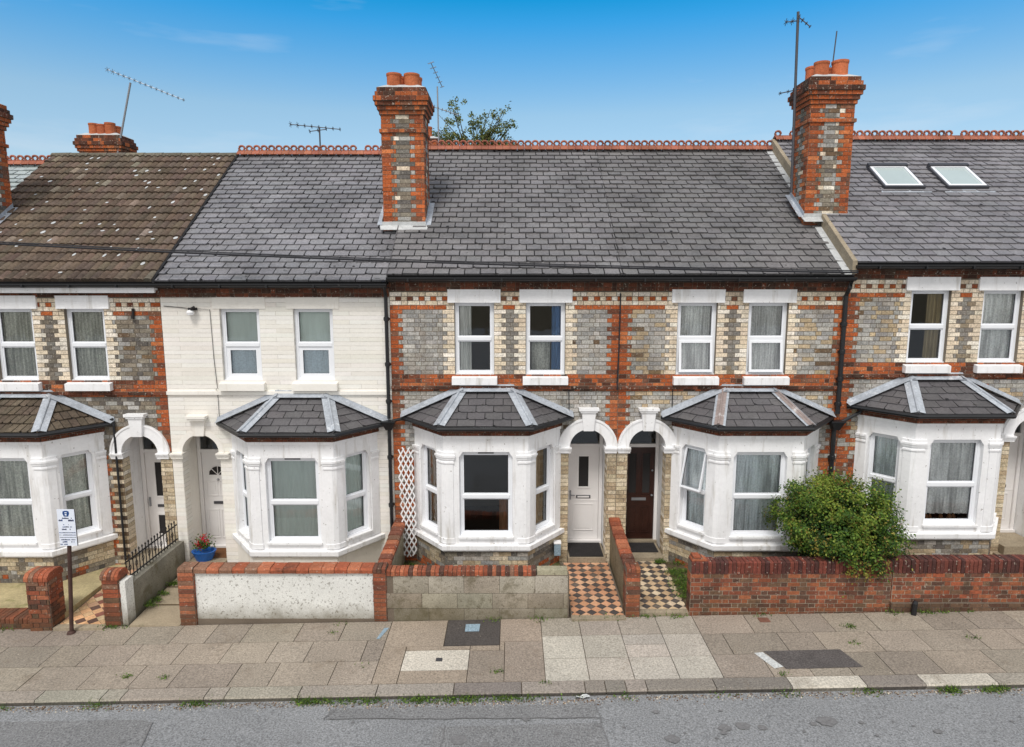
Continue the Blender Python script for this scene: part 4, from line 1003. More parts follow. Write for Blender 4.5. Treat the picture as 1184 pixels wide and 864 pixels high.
# ------------------------------------------------------------------ front gardens
def garden(x0, x1, y0, y1, z, m, name='garden_ground'):
    q = MB(); q.box(x0, x1, y0, y1, -.5, z, m); o = q.build(name); o['kind'] = 'structure'; return o
garden(-11.6, -8.0, -2.0, .0, -.12, 'mossy_concrete'); garden(-5.55, -2.5, -2.0, 0, -.15, 'path_concrete')
garden(-2.3, .98, -2.0, 0, -.03, 'earth'); garden(3.35, 6.6, -2.0, 0, -.03, 'earth'); garden(6.6, 10.0, -2.0, 0, .10, 'earth')
garden(10.0, 11.1, -2.2, 0, .15, 'path_concrete', 'path')
def tiled_path(x0, x1, y0, y1, z0, z1, cols, t=.135, edge=None, name='path', shift=0):
    q = MB(); q.hexa([(x0-.02, y0, -.6), (x1+.02, y0, -.6), (x1+.02, y1, -.6), (x0-.02, y1, -.6), (x0-.02, y0, z0-.006), (x1+.02, y0, z0-.006), (x1+.02, y1, z1-.006), (x0-.02, y1, z1-.006)], 'dark_mortar')
    P = [(x0, y0), (x1, y0), (x1, y1), (x0, y1)]; d = t; zf = lambda y: z0+(z1-z0)*(y-y0)/(y1-y0)
    nx = int((x1-x0)/d)+3; ny = int((y1-y0)/d)+3; cxm = (x0+x1)/2
    for i in range(-nx, nx):
        for j in range(-1, ny):
            for o_, pal in ((0, cols[0]), (1, cols[1])):
                cx_ = cxm+(i+.5*o_)*d; cy_ = y0+(j+.5*o_)*d+shift; g = .004; hf = (d/2-g)*(1.06 if o_ == 0 else .94)
                r = clip_convex([(cx_-hf, cy_), (cx_, cy_-hf), (cx_+hf, cy_), (cx_, cy_+hf)], P)
                if len(r) >= 3: q.poly([(a, b, zf(b)+random.uniform(0, .0015)) for a, b in r], 'path_tile', pick(pal, .13))
    if edge: q.box(x0-.02, x1+.02, y0-.14, y0-.002, z0-.5, z0+.004, edge)
    o = q.build(name); o['kind'] = 'structure'; return o
BLK = [srgb(88, 80, 76), srgb(102, 92, 84), srgb(78, 72, 70)]
tiled_path(1.06, 1.97, -2.2, -.17, -.07, -.01, ([srgb(206, 156, 122), srgb(196, 146, 112), srgb(214, 170, 136)], BLK), .20, 'stone')
tiled_path(2.26, 3.12, -2.05, -.17, -.03, .02, ([srgb(204, 178, 144), srgb(192, 162, 128), srgb(212, 192, 164)], BLK), .19, 'stone')
tiled_path(-7.98, -7.16, -2.2, -.17, -.24, -.16, ([srgb(214, 190, 152), srgb(224, 176, 132), srgb(200, 160, 130)], [srgb(140, 92, 78), srgb(110, 84, 74), srgb(206, 170, 130)]), .22, 'stone')
q = MB(); q.hexa([(-6.72, -2.25, -.6), (-5.84, -2.25, -.6), (-5.84, -.17, -.6), (-6.72, -.17, -.6), (-6.72, -2.25, -.235), (-5.84, -2.25, -.235), (-5.84, -.17, -.13), (-6.72, -.17, -.13)], 'path_concrete')
for y in (-1.6, -.95): q.box(-6.72, -5.84, y, y+.01, -.21+(y+2.25)*.05, -.232+(y+2.25)*.0505+.004, 'earth')
q.build('path')['kind'] = 'structure'
q = MB(); q.box(3.12, 3.5, -2.0, -.17, -.4, .0, 'earth'); q.build('garden_ground')['kind'] = 'structure'
q = MB(); q.box(-5.86, -5.45, -1.9, -.14, -.5, -.10, 'path_concrete'); q.build('garden_ground')['kind'] = 'structure'

def wall_thing(label, loc, group='low front garden walls'): return thing('garden_wall', label, 'wall', loc, group)
def brick_block(mb, x0, x1, y0, y1, z0, z1, pal, H=.078, m='garden_brick', core='dark_mortar', out=.008, sides=(1, 1, 1, 1)):
    mb.box(x0, x1, y0, y1, z0-.3, z1, core); W_, D_ = x1-x0, y1-y0; cf = lambda a, z, k, hd: pick(pal, .12)
    for ok, O, U, IN, wd in zip(sides, ((x0, y0, 0), (x1, y0, 0), (x1, y1, 0), (x0, y1, 0)), ((1, 0, 0), (0, 1, 0), (-1, 0, 0), (0, -1, 0)), ((0, 1, 0), (-1, 0, 0), (0, -1, 0), (1, 0, 0)), (W_, D_, W_, D_)):
        if ok: bricks(mb, Frame(O, U, IN), 0, wd, z0, z1, cf, None, None, H, z1, L=.225, out=out, jt=.0125, m=m)
def coping(mb, x0, x1, y0, y1, z0, z1, pal, along='x', step=.078, hb=.11, m='garden_brick', over=.012, rnd=.02):
    """bricks on edge across the wall; z0,z1 = base height at both ends"""
    L = (x1-x0) if along == 'x' else (y1-y0); n = max(1, round(L/step)); s = L/n
    for k in range(n):
        c = pick(pal, .15); t0, t1 = k*s+.005, (k+1)*s-.005; za = z0+(z1-z0)*(k+.5)/n; h_ = hb+random.uniform(-.006, .006); dx = random.uniform(-.006, .006)
        if along == 'x': a, b, c0, c1 = x0+t0, x0+t1, y0-over+dx, y1+over+dx; pts = lambda i, z: [(a, c0+i, z), (b, c0+i, z), (b, c1-i, z), (a, c1-i, z)]
        else: a, b, c0, c1 = y0+t0, y0+t1, x0-over+dx, x1+over+dx; pts = lambda i, z: [(c0+i, a, z), (c1-i, a, z), (c1-i, b, z), (c0+i, b, z)]
        mb.hexa(pts(0, za)+pts(0, za+h_-rnd), m, c)
        mb.hexa(pts(.0005, za+h_-rnd)+pts(rnd, za+h_), m, c)
    (mb.hexa([(x0, y0+.01, z0-.01), (x1, y0+.01, z1-.01), (x1, y1-.01, z1-.01), (x0, y1-.01, z0-.01), (x0, y0+.01, z0+hb-.02), (x1, y0+.01, z1+hb-.02), (x1, y1-.01, z1+hb-.02), (x0, y1-.01, z0+hb-.02)], 'dark_mortar') if along == 'x' else
     mb.hexa([(x0+.01, y0, z0-.01), (x1-.01, y0, z0-.01), (x1-.01, y1, z1-.01), (x0+.01, y1, z1-.01), (x0+.01, y0, z0+hb-.02), (x1-.01, y0, z0+hb-.02), (x1-.01, y1, z1+hb-.02), (x0+.01, y1, z1+hb-.02)], 'dark_mortar'))
YF, YB = -2.20, -1.98
OR = [srgb(166, 92, 64), srgb(150, 84, 60), srgb(176, 108, 78), srgb(122, 76, 60), srgb(140, 104, 84)]
# cream house wall
t = wall_thing('white roughcast front wall with red brick end pier and coping', (-4.2, -2.1, -.2))
q = MB(); q.box(-5.54, -2.42, YF+.015, YB, -.5, .72, 'roughcast'); q.box(-5.54, -2.42, YF+.0, YB, -.5, -.14, 'dark_mortar'); q.build('panel', t)
q = MB(); coping(q, -5.54, -2.42, YF-.02, YB+.04, .72, .72, OR, step=.225, hb=.09, rnd=.03); q.build('coping', t)
q = MB(); brick_block(q, -5.82, -5.545, YF-.03, YB+.03, -.26, .74, OR+GRED[:2]); coping(q, -5.82, -5.545, YF-.03, YB+.03, .745, .745, OR, step=.14, hb=.075, rnd=.03); q.build('pier', t)
# side wall between cream and dark-bay gardens
t = wall_thing('rendered side wall with red brick coping beside the white trellis', (-2.3, -1.0, -.1), 'side walls running up to the houses')
q = MB(); q.box(-2.36, -2.22, YB, -.02, -.4, .70, 'concrete_block', srgb(168, 160, 140)); q.build('panel', t)
q = MB(); coping(q, -2.40, -2.18, YB-.0, -.03, .70, .80, OR, along='y', step=.2, hb=.09, rnd=.03); q.build('coping', t)
# concrete block wall
t = wall_thing('grey concrete block front wall with a row of red coping bricks', (-.7, -2.1, -.15))
q = MB(); q.box(-2.40, 1.0, YF+.01, YB, -.5, .66, 'dark_mortar'); rows = [(-.20, .06), (.06, .34), (.34, .66)]
for r, (z0, z1) in enumerate(rows):
    x = -2.20+(-.0 if r % 2 else .12); 
    while x < .98:
        w = .62; x1 = min(.98, x+w); z1_ = z1
        if x1-x > .08: brick_unit(q, Frame((0, YF+.01, 0), (1, 0, 0), (0, 1, 0)), x+.004, x1-.004, z0+.004, z1_-.004, .012, vary(random.choice((srgb(172, 163, 148), srgb(160, 150, 136), srgb(182, 174, 160))), .06), 'concrete_block', .001)
        x = x1
q.build('panel', t)
q = MB(); coping(q, -2.19, .42, YF, YB, .665, .665, OR+[srgb(90, 62, 52)], step=.076, hb=.10); q.build('coping', t)
q = MB(); q.box(.44, .97, YF+.03, YB, .663, .75, 'concrete_block', srgb(170, 164, 140)); q.build('capping_block', t)
q = MB(); brick_block(q, -2.42, -2.20, YF-.015, YB+.01, -.18, .72, OR+GRED[:3]); coping(q, -2.42, -2.2, YF-.015, YB+.01, .725, .725, GRED, step=.075, hb=.09); q.build('pier', t)
# wall between the two tiled paths
t = wall_thing('narrow side wall with brick top between the two chequered paths', (2.1, -1.0, 0), 'side walls running up to the houses')
q = MB(); q.box(2.03, 2.17, YB-.05, -.02, -.4, .70, 'concrete_block', srgb(150, 136, 112)); q.build('panel', t)
q = MB(); coping(q, 2.0, 2.20, YB+.02, -.03, .70, .84, OR, along='y', step=.2, hb=.08, rnd=.02); q.build('coping', t)
q = MB(); brick_block(q, 1.99, 2.235, YF-.02, YB+.02, -.12, .72, GRED+OR[:1]); coping(q, 1.99, 2.235, YF-.02, YB+.02, .725, .725, GRED, step=.08, hb=.09); q.build('pier', t)
# red brick walls on the right
t = wall_thing('dark red brick front wall with the bush hanging over it', (4.9, -2.1, 0))
q = MB(); brick_block(q, 3.12, 6.62, YF, YB, -.12, .70, GRED, core='pale_mortar'); q.build('brickwork', t)
q = MB(); coping(q, 3.12, 6.62, YF, YB, .703, .703, [srgb(104, 58, 50), srgb(84, 52, 48), srgb(126, 68, 56)], step=.072, hb=.22); q.build('coping', t)
q = MB()
for k in range(4): q.box(3.13+.01*k, 3.40-.04*k, YF+.01, YB-.01, .925+.02*k, .945+.02*k, 'garden_brick', pick(OR, .1))
q.build('broken_corner', t)
t = wall_thing('taller red brick front wall at the end with a black post before it', (8.9, -2.1, .1))
q = MB(); brick_block(q, 6.64, 12.0, YF-.01, YB, .18, .72, GRED+OR[:1], core='pale_mortar'); brick_block(q, 6.64, 12.0, YF-.05, YB, -.05, .18, [srgb(120, 92, 74), srgb(104, 80, 64), srgb(96, 66, 54)]); q.build('brickwork', t)
q = MB(); coping(q, 6.64, 12.0, YF-.01, YB, .723, .723, [srgb(92, 54, 48), srgb(78, 50, 46), srgb(110, 62, 52)], step=.072, hb=.24); q.build('coping', t)
# far left low wall, pier, gate pier
t = wall_thing('very low red brick wall ending in a pier beside the sign post', (-9.5, -2.1, -.3))
q = MB(); brick_block(q, -13, -8.42, YF-.05, YB+.1, -.36, -.20, GRED); q.build('brickwork', t)
q = MB(); coping(q, -13, -8.42, YF-.05, YB+.1, -.198, -.198, OR+GRED[:2], step=.078, hb=.10); q.build('coping', t)
def fat_pier(x0, x1, y0, y1, z0, z1, name):
    q = MB(); brick_block(q, x0, x1, y0, y1, z0, z1, OR+GRED, H=.085, out=.014); z = z1
    for k in range(5):
        s = (x1-x0)*.0; c = pick(OR, .12); a = x0-.02+(x1-x0+.04)*k/5; b = x0-.02+(x1-x0+.04)*(k+1)/5
        prof = [(y0-.03, z+.0), (y0-.03, z+.07), (y0+.03, z+.13), ((y0+y1)/2, z+.15), (y1-.03, z+.13), (y1+.03, z+.07), (y1+.03, z)]
        q.prism([V((a+.004, yy, hh)) for yy, hh in prof], V((b-a-.008, 0, 0)), 'garden_brick', c)
    return q.build('pier', name)
fat_pier(-8.40, -8.02, YF-.12, YB+.02, -.38, .62, t)
t = wall_thing('short brick gate pier with white rendered edge and rough side wall', (-6.95, -1.2, -.3), 'side walls running up to the houses')
fat_pier(-7.15, -6.87, YF-.02, YB+.02, -.33, .60, t)
q = MB(); q.box(-6.86, -6.76, YF, YB+.02, -.6, .56, 'roughcast'); q.hexa([(-7.0, YB+.02, -.5), (-6.78, YB+.02, -.5), (-6.78, -.06, -.5), (-7.0, -.06, -.5), (-7.0, YB+.02, .42), (-6.78, YB+.02, .42), (-6.78, -.06, .42), (-7.0, -.06, .42)], 'concrete_block', srgb(158, 154, 142)); q.build('panel', t)
r = thing('iron_railing', 'rusty black iron railing on the rough wall beside the sign', 'railing', (-6.9, -1, .42))
q = MB(); q.tube([(-6.89, YB+.05, .48), (-6.89, -.1, .48)], .014, 'iron'); q.tube([(-6.89, YB+.05, .78), (-6.89, -.1, .78)], .014, 'iron'); q.build('rail', r)
for k in range(17):
    y = YB+.07+k*.108; q = MB(); q.tube([(-6.89, y, .43), (-6.89, y, .84)], .009, 'iron', 6); q.tube([(-6.89, y, .84), (-6.89, y, .87), (-6.89, y, .90)], [.009, .018, .002], 'iron', 6); 
    if k % 2: q.tube([(-6.89, y+.04*math.cos(a_), .63+.05*math.sin(a_)) for a_ in [6.28*j/10 for j in range(11)]], .006, 'iron', 5)
    q.build('bar', r)
# black stump post
q = MB(); q.tube([(6.98, YF-.13, -.0), (6.99, YF-.13, .22), (7.0, YF-.13, .27)], [.045, .045, .03], 'black_plastic', 10); o = q.build('post', None, loc=(6.98, YF-.13, 0)); o['label'] = 'short black plastic post stub against the brick wall'; o['category'] = 'post'
# trellis
t = MB()
for sg in (-1, 1):
    for k in range(-4, 14):
        z0 = .1+k*.19; pts = []
        for s in range(0, 9):
            a = s/8*.30; z = z0+sg*a*1.9+(.57 if sg < 0 else 0); pts.append((a, z))
        pts = [p for p in pts if .12 < p[1] < 2.45]
        if len(pts) > 1:
            path = [V((-2.27+a+.02*math.sin(z*2.2), -.16-.04*math.sin(z*1.5)-.006*sg, z)) for a, z in pts]
            for a_, b_ in zip(path, path[1:]):
                d = (b_-a_).normalized(); pr = d.cross(V((0, 1, 0))).normalized()*.0135; t.prism([a_-pr, b_-pr, b_+pr, a_+pr], V((0, -.008, 0)), 'white_paint')
o = t.build('garden_trellis', None, loc=(-2.12, -.15, .05)); o['label'] = 'white diamond lattice trellis standing in the corner beside the dark bay'; o['category'] = 'trellis'
# door mats
def mat(x, y0, y1, z, m, label, w=.66):
    q = MB(); q.box(x-w/2, x+w/2, y0, y1, z, z+.018, m)
    for k in range(12): q.box(x-w/2+.02, x+w/2-.02, y0+.02+(y1-y0-.04)*k/12, y0+.02+(y1-y0-.04)*(k+.5)/12, z+.018, z+.022, m)
    o = q.build('door_mat', None, loc=(x, y0, z)); o['label'] = label; o['category'] = 'mat'
mat(1.54, -.12, .58, .098, 'mat', 'large dark mat covering the step before the white panelled door', .70)
mat(2.74, .10, .58, .098, 'mat', 'dark mat inside the porch of the brown door')
mat(-6.33, .1, .58, -.022, 'coir', 'brown coir mat on the step of the cream house')
# flower planter
fp = thing('flower_planter', 'blue planter of red geraniums by the cream house door', 'planter', (-6.42, -.1, -.02))
q = MB(); q.lathe((-6.42, .02, -.02), [(0, 0), (.13, 0), (.17, .12), (.2, .2), (.17, .2), (.14, .14), (0, .14)], 'blue_plastic', 20, sx=1.25); q.build('pot', fp, smooth=False)
def leaf(mb, p, s, c, nrm=None, m='leaf'):
    n = nrm or V((random.gauss(0, 1), random.gauss(0, 1), random.gauss(0, 1)+.6)).normalized()
    a = n.orthogonal().normalized(); a.rotate(Matrix.Rotation(random.uniform(0, 6.28), 3, n)); b = n.cross(a)
    mb.poly([p-a*s*.5, p-b*s*.28+n*s*.05, p+a*s*.5, p+b*s*.28+n*s*.05], m, c)
GR = [srgb(84, 110, 44), srgb(70, 98, 38), srgb(104, 124, 50), srgb(56, 82, 34)]
q = MB()
for _ in range(260): leaf(q, V((-6.42, .0, .24))+V((random.gauss(0, .1), random.gauss(0, .07), abs(random.gauss(0, .10)))), .06, pick(GR, .2))
q.build('foliage', fp)
for cxx, cz in ((-6.50, .36), (-6.40, .46), (-6.33, .41), (-6.46, .28), (-6.36, .50)):
    q = MB()
    for _ in range(34): leaf(q, V((cxx, -.05, cz))+V((random.gauss(0, .028), random.gauss(0, .028), random.gauss(0, .028))), .04, pick([srgb(196, 22, 48), srgb(170, 14, 40), srgb(214, 44, 70)], .15))
    q.build('flower', fp)
# pale sticker box by the meter
q = MB(); q.box(.86, .99, -.30, -.14, .20, .45, 'blue_mark'); q.box(.85, 1.0, -.31, -.13, .45, .47, 'white_paint'); o = q.build('meter_box', None, loc=(.92, -.22, .2)); o['label'] = 'small pale blue box low on the wall between bay and white door'; o['category'] = 'box'
# wall insulator with camera-like cup
q = MB(); q.lathe((-6.30, -.09, 5.10), [(0, -.03), (.06, -.02), (.075, .03), (.05, .07), (0, .08)], 'white_paint', 16); q.box(-6.34, -6.2, -.1, 0, 5.17, 5.22, 'iron'); q.tube([(-6.2, -.12, 5.23), (-6.28, -.12, 5.19)], .03, 'iron')
o = q.build('cable_bracket', None, loc=(-6.3, -.05, 5.1)); o['label'] = 'small round white cable holder with black bracket high on the cream wall'; o['category'] = 'bracket'
q = MB(); q.tube([(-7.45, -.03, 5.2), (-7.47, -.04, 5.0)], .03, 'iron'); q.build('cable_bracket', H[1])

# ------------------------------------------------------------------ parking sign
sx, sy = -7.63, -2.42; s = thing('street_sign', 'white parking notice with blue badge on a brown post', 'street sign', (sx, sy, zg(sx)))
q = MB(); q.tube([(sx, sy, zg(sx)-.1), (sx+.16, sy, 1.90)], .032, 'rust_brown', 12); q.lathe((sx, sy, zg(sx)), [(.07, 0), (.06, .03), (.033, .05)], 'rust_brown'); q.build('post', s)
Fs = Frame((sx-.0, sy-.05, 1.33), (1, 0, 0), (0, 1, 0)); hS = .64; wS = .30
q = MB(); q.lbox(Fs, 0, wS, 0, .008, 0, hS, 'sign_white'); q.lbox(Fs, wS-.004, wS+.002, -.004, .012, 0, hS, 'dark_metal'); q.lbox(Fs, .02, wS-.02, .008, .025, .1, .13, 'dark_metal'); q.lbox(Fs, .02, wS-.02, .008, .025, .5, .53, 'dark_metal'); pl = q.build('sign_plate', s)
q = MB(); c = Fs(.15, -.003, .565)
q.prism([c+V((x_, 0, z_)) for x_, z_ in ((-.05, .04), (-.055, .0), (-.035, -.05), (.035, -.05), (.055, .0), (.05, .04), (.02, .05), (-.02, .05))], V((0, .003, 0)), 'sign_blue'); q.build('badge', pl)
q = MB(); q.lbox(Fs, .13, .17, -.006, -.003, .575, .59, 'sign_white'); q.lbox(Fs, .135, .165, -.006, -.003, .535, .56, 'sign_white'); q.build('badge_symbol', pl)
q = MB()
for z, hh, x0_, x1_, dens in ((.475, .022, .07, .24, .7), (.435, .03, .02, .10, .7), (.432, .036, .18, .275, .95), (.365, .018, .09, .18, .7), (.325, .018, .06, .23, .7), (.28, .022, .06, .21, .6), (.225, .014, .01, .285, .95), (.185, .012, .01, .285, .8), (.145, .008, .01, .285, 1), (.10, .018, .03, .27, .7), (.06, .022, .05, .13, .9), (.06, .018, .16, .27, .6), (.02, .016, .01, .13, .9)):
    x = x0_
    while x < x1_:
        w = random.uniform(.006, .02)
        if random.random() < dens: q.lbox(Fs, x, min(x1_, x+w), -.003, 0, z, z+hh*random.uniform(.6, 1), 'sign_ink' if random.random() < .7 else 'sign_blue')
        x += w+.004
q.build('lettering', pl)

# ------------------------------------------------------------------ aerials and overhead wire
def yagi(parent, p0, p1, n, el, m='dark_metal', cross=True, vert=.5):
    p0, p1 = V(p0), V(p1); d = (p1-p0).normalized(); side = d.cross(ZU).normalized(); up = side.cross(d)
    q = MB(); q.tube([p0, p1], .011, m, 6); b = q.build('boom', parent)
    for k in range(n):
        q = MB()
        c = p0+(p1-p0)*(k/(n-1)); e = el*(1.25 if k < 2 else 1-.25*k/n)
        q.tube([c-side*e, c+side*e], .006, m, 5)
        if cross:
            for s_ in (-1, 1): q.tube([c-side*s_*e*.5-up*e*vert, c+side*s_*e*.5+up*e*vert], .006, m, 5)
        q.build('element', parent)
def aerial(label, base, top, booms, r=.02, m='dark_metal'):
    a = thing('television_aerial', label, 'aerial', base, 'television aerials on the roofs'); q = MB(); q.tube([base, top], r, m, 8); q.build('mast', a)
    for b in booms: yagi(a, *b, m=m)
    return a
aerial('long comb-like aerial on a leaning mast above the brown tiled roof', (-11.15, 6.35, 9.2), (-10.62, 6.35, 11.15), [((-11.2, 6.3, 11.48), (-9.15, 6.3, 10.68), 15, .10)], .028, 'aluminium')
aerial('small low aerial on the ridge behind the cream house', (-4.87, 4.4, 8.75), (-4.87, 4.4, 9.55), [((-5.6, 4.4, 9.62), (-4.35, 4.4, 9.50), 8, .10), ((-5.12, 4.4, 9.45), (-4.7, 4.4, 9.5), 3, .07)])
aerial('slim aerial mast with two booms beside the middle chimney', (-1.98, 5.6, 8.6), (-2.0, 5.6, 10.85), [((-2.15, 5.5, 11.42), (-1.9, 5.9, 10.92), 6, .09), ((-2.2, 5.6, 10.36), (-1.45, 5.6, 10.12), 8, .08)], .02, 'aluminium')
aerial('tall aerial mast strapped to the side of the right chimney', (5.98, 1.5, 7.6), (5.90, 1.5, 11.22), [((5.62, 1.5, 9.62), (6.15, 1.6, 9.75), 4, .05), ((5.66, 1.5, 11.02), (5.92, 1.5, 11.05), 3, .09), ((5.92, 1.5, 11.12), (6.12, 1.4, 10.9), 4, .07)], .03)
aerial('short thin aerial behind the pots of the right chimney', (6.86, 1.95, 9.9), (6.93, 1.95, 11.0), [((6.84, 1.95, 10.25), (7.22, 1.95, 10.4), 5, .07), ((6.84, 1.9, 10.1), (7.05, 1.9, 10.2), 3, .05)], .014)
q = MB(); pts = []
P0, P1 = V((-18, -.50, 6.95)), V((6.58, -.36, 5.90))
for k in range(61):
    t_ = k/60; p = P0.lerp(P1, t_); p.z -= .32*4*t_*(1-t_)*.55; pts.append(p)
q.tube(pts, .018, 'wire', 8); q.tube([p+V((0, .0, .034)) for p in pts], .012, 'wire', 6)
o = q.build('overhead_cable', None, loc=P0); o['label'] = 'dark telephone cable strung low across the front of the roofs'; o['category'] = 'cable'

# ------------------------------------------------------------------ plants
def bush():
    b = thing('garden_bush', 'large round leafy green bush growing over the red brick wall', 'bush', (6.0, -1.45, 0))
    st = MB(); C0 = V((5.99, -1.45, 1.24)); q = MB(); rad = V((1.05, .98, 1.02))
    for k in range(10):
        a = random.uniform(0, 6.28); e = C0+V((math.cos(a)*.7, math.sin(a)*.5, random.uniform(-.2, .6))); st.tube([(6.0+.1*math.cos(a), -1.4+.1*math.sin(a), -.1), (6.0+.3*math.cos(a), -1.4+.25*math.sin(a), .6), e], [.03, .02, .008], 'bark', 6)
    st.build('stem', b)
    YG = [srgb(132, 144, 56), srgb(108, 130, 46), srgb(82, 110, 38), srgb(60, 92, 30), srgb(38, 66, 24), srgb(146, 140, 64)]
    for k in range(980):
        u = V((random.gauss(0, 1), random.gauss(0, 1), random.gauss(0, 1))).normalized()
        f = 1+.22*noise.noise(u*2.3+V((3, 1, 7)))+.12*noise.noise(u*6)
        if u.z > .2 and abs(u.x) < .5: f *= .97
        if u.x > .5 and u.z < -.1: f *= 1.05
        if u.x < -.6 and u.z > .1: f *= 1.10
        if u.x < -.2 and u.z < -.2: f *= .74
        rr = f*random.uniform(.55, 1.05)**.7
        c = C0+V((u.x*rad.x, u.y*rad.y, u.z*rad.z))*rr
        if c.z < .75 and c.y > -2.0 and c.y < -1.8: pass
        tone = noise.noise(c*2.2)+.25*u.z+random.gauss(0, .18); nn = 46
        for _ in range(nn):
            p = c+V((random.gauss(0, .07), random.gauss(0, .07), random.gauss(0, .055)))
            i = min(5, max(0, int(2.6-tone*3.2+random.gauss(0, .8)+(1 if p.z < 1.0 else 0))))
            cc = YG[i] if random.random() > .035 else srgb(132, 112, 52)
            n = (u*.7+V((random.gauss(0, .6), random.gauss(0, .6), random.gauss(0, .6)+.5))).normalized()
            leaf(q, p, random.uniform(.026, .066), vary(cc, .3, .08), n)
        if random.random() < .25:
            tip = c+u*random.uniform(.10, .28)+V((0, 0, .05))
            for t in range(10):
                p = c.lerp(tip, t/9)+V((random.gauss(0, .02), random.gauss(0, .02), random.gauss(0, .02))); leaf(q, p, .05, vary(random.choice(YG[:4]), .2, .05))
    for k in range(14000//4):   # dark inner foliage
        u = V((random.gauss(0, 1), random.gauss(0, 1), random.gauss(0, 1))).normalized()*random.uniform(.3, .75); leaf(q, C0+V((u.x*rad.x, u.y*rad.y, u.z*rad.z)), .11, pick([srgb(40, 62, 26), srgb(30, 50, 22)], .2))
    q.build('foliage', b)
bush()
def back_tree():
    t = thing('tree', 'sparse leafy treetop showing over the ridge beside the middle chimney', 'tree', (-1.3, 12, 0)); q = MB(); f = MB()
    base = V((-1.35, 12, 9.75)); q.tube([(-1.2, 12, -.3), (-1.3, 12, 4), base], [.2, .14, .09], 'bark', 8)
    cols = [srgb(116, 126, 66), srgb(92, 104, 54), srgb(136, 138, 78), srgb(74, 88, 46)]
    for k in range(34):
        a = random.uniform(-1.45, 1.45); L = random.uniform(1.0, 2.5)
        d = V((math.sin(a)*1.0, random.gauss(0, .25), math.cos(a)*.95+.25)).normalized(); e = base+d*L; mid_ = base+d*L*.5+V((random.gauss(0, .1), 0, random.gauss(0, .1)))
        e.x = max(-2.7, min(.1, e.x)); q.tube([base+V((0, 0, -.3)), mid_, e], [.04, .02, .006], 'bark', 5)
        for j in range(10):
            c = mid_.lerp(e, random.uniform(-.2, 1))+V((random.gauss(0, .16), random.gauss(0, .2), random.gauss(0, .14)))
            for _ in range(24): leaf(f, c+V((random.gauss(0, .06), random.gauss(0, .08), random.gauss(0, .06))), random.uniform(.06, .11), pick(cols, .2))
    q.build('trunk', t); f.build('crown', t)
back_tree()
def weeds(name, spots, kind='stuff'):
    q = MB()
    for x, y, z, r, n in spots:
        for _ in range(n):
            p = V((x+random.gauss(0, r), y+random.gauss(0, min(r*.5, .045 if y < -2.1 else .2)), z+abs(random.gauss(0, .025))))
            leaf(q, p, random.uniform(.02, .045), pick(GR+[srgb(110, 140, 50)], .2))
            if random.random() < .3: q.poly([p, p+V((.006, 0, 0)), p+V((random.gauss(0, .02), random.gauss(0, .02), random.uniform(.03, .08)))], 'leaf', pick(GR, .2))
    o = q.build(name); o['kind'] = kind; return o
sp = []
for x0, x1, n in ((-7.6, -7.3, 60), (-6.1, -5.9, 90), (-4.7, -4.3, 160), (-3.1, -2.5, 420), (-2.5, -1.9, 200), (-1.6, -.7, 520), (-.7, .0, 260), (-.1, .3, 100), (1.5, 1.7, 40), (3.8, 4.1, 60), (5.0, 5.3, 90), (6.2, 7.1, 500), (3.0, 3.2, 20), (.1, 1.0, 70)):
    for k in range(8): x = random.uniform(x0, x1); sp.append((x, KY-.055, zg(x)-.07, .08, n//8))
for x, n in ((-7.1, 90), (-6.9, 60), (.5, 50), (1.2, 60), (1.7, 50), (2.4, 60), (2.9, 80), (4.35, 40), (6.7, 110), (7.2, 130), (7.5, 90), (8.0, 40), (-8.9, 40), (-3.0, 20), (-10.5, 60), (2.1, 30), (-.3, 30)): sp.append((x, YF-.05, zg(x)+.0, .09, n))
for x, y, n in ((-5.9, -3.75, 40), (-5.3, -3.8, 30), (5.7, -2.7, 60), (-3.05, -2.6, 16), (-.22, -3.8, 40), (5.5, -3.2, 30), (7.5, -3.1, 30), (.5, -4.1, 20), (4.05, -4.0, 30), (-2.35, -3.6, 10)): sp.append((x, y, zg(x), .05, n))
weeds('weeds', sp)
sp = []
for k in range(16): sp.append((3.22+random.uniform(-.1, .22), random.uniform(-1.75, -.25), .03, .09, 110))
for k in range(6): sp.append((random.uniform(.72, 1.0), random.uniform(-1.7, -.8), .01, .06, 100))
for k in range(4): sp.append((-2.1+random.uniform(-.1, .15), random.uniform(-.7, -.3), .02, .07, 60))
for k in range(10): sp.append((-6.66+random.uniform(-.03, .07), random.uniform(-2.0, -.2), -.16, .05, 70))
for k in range(5): sp.append((3.0+random.uniform(-.1, .1), random.uniform(-.4, -.2), .05, .05, 50))
weeds('garden_weeds', sp)
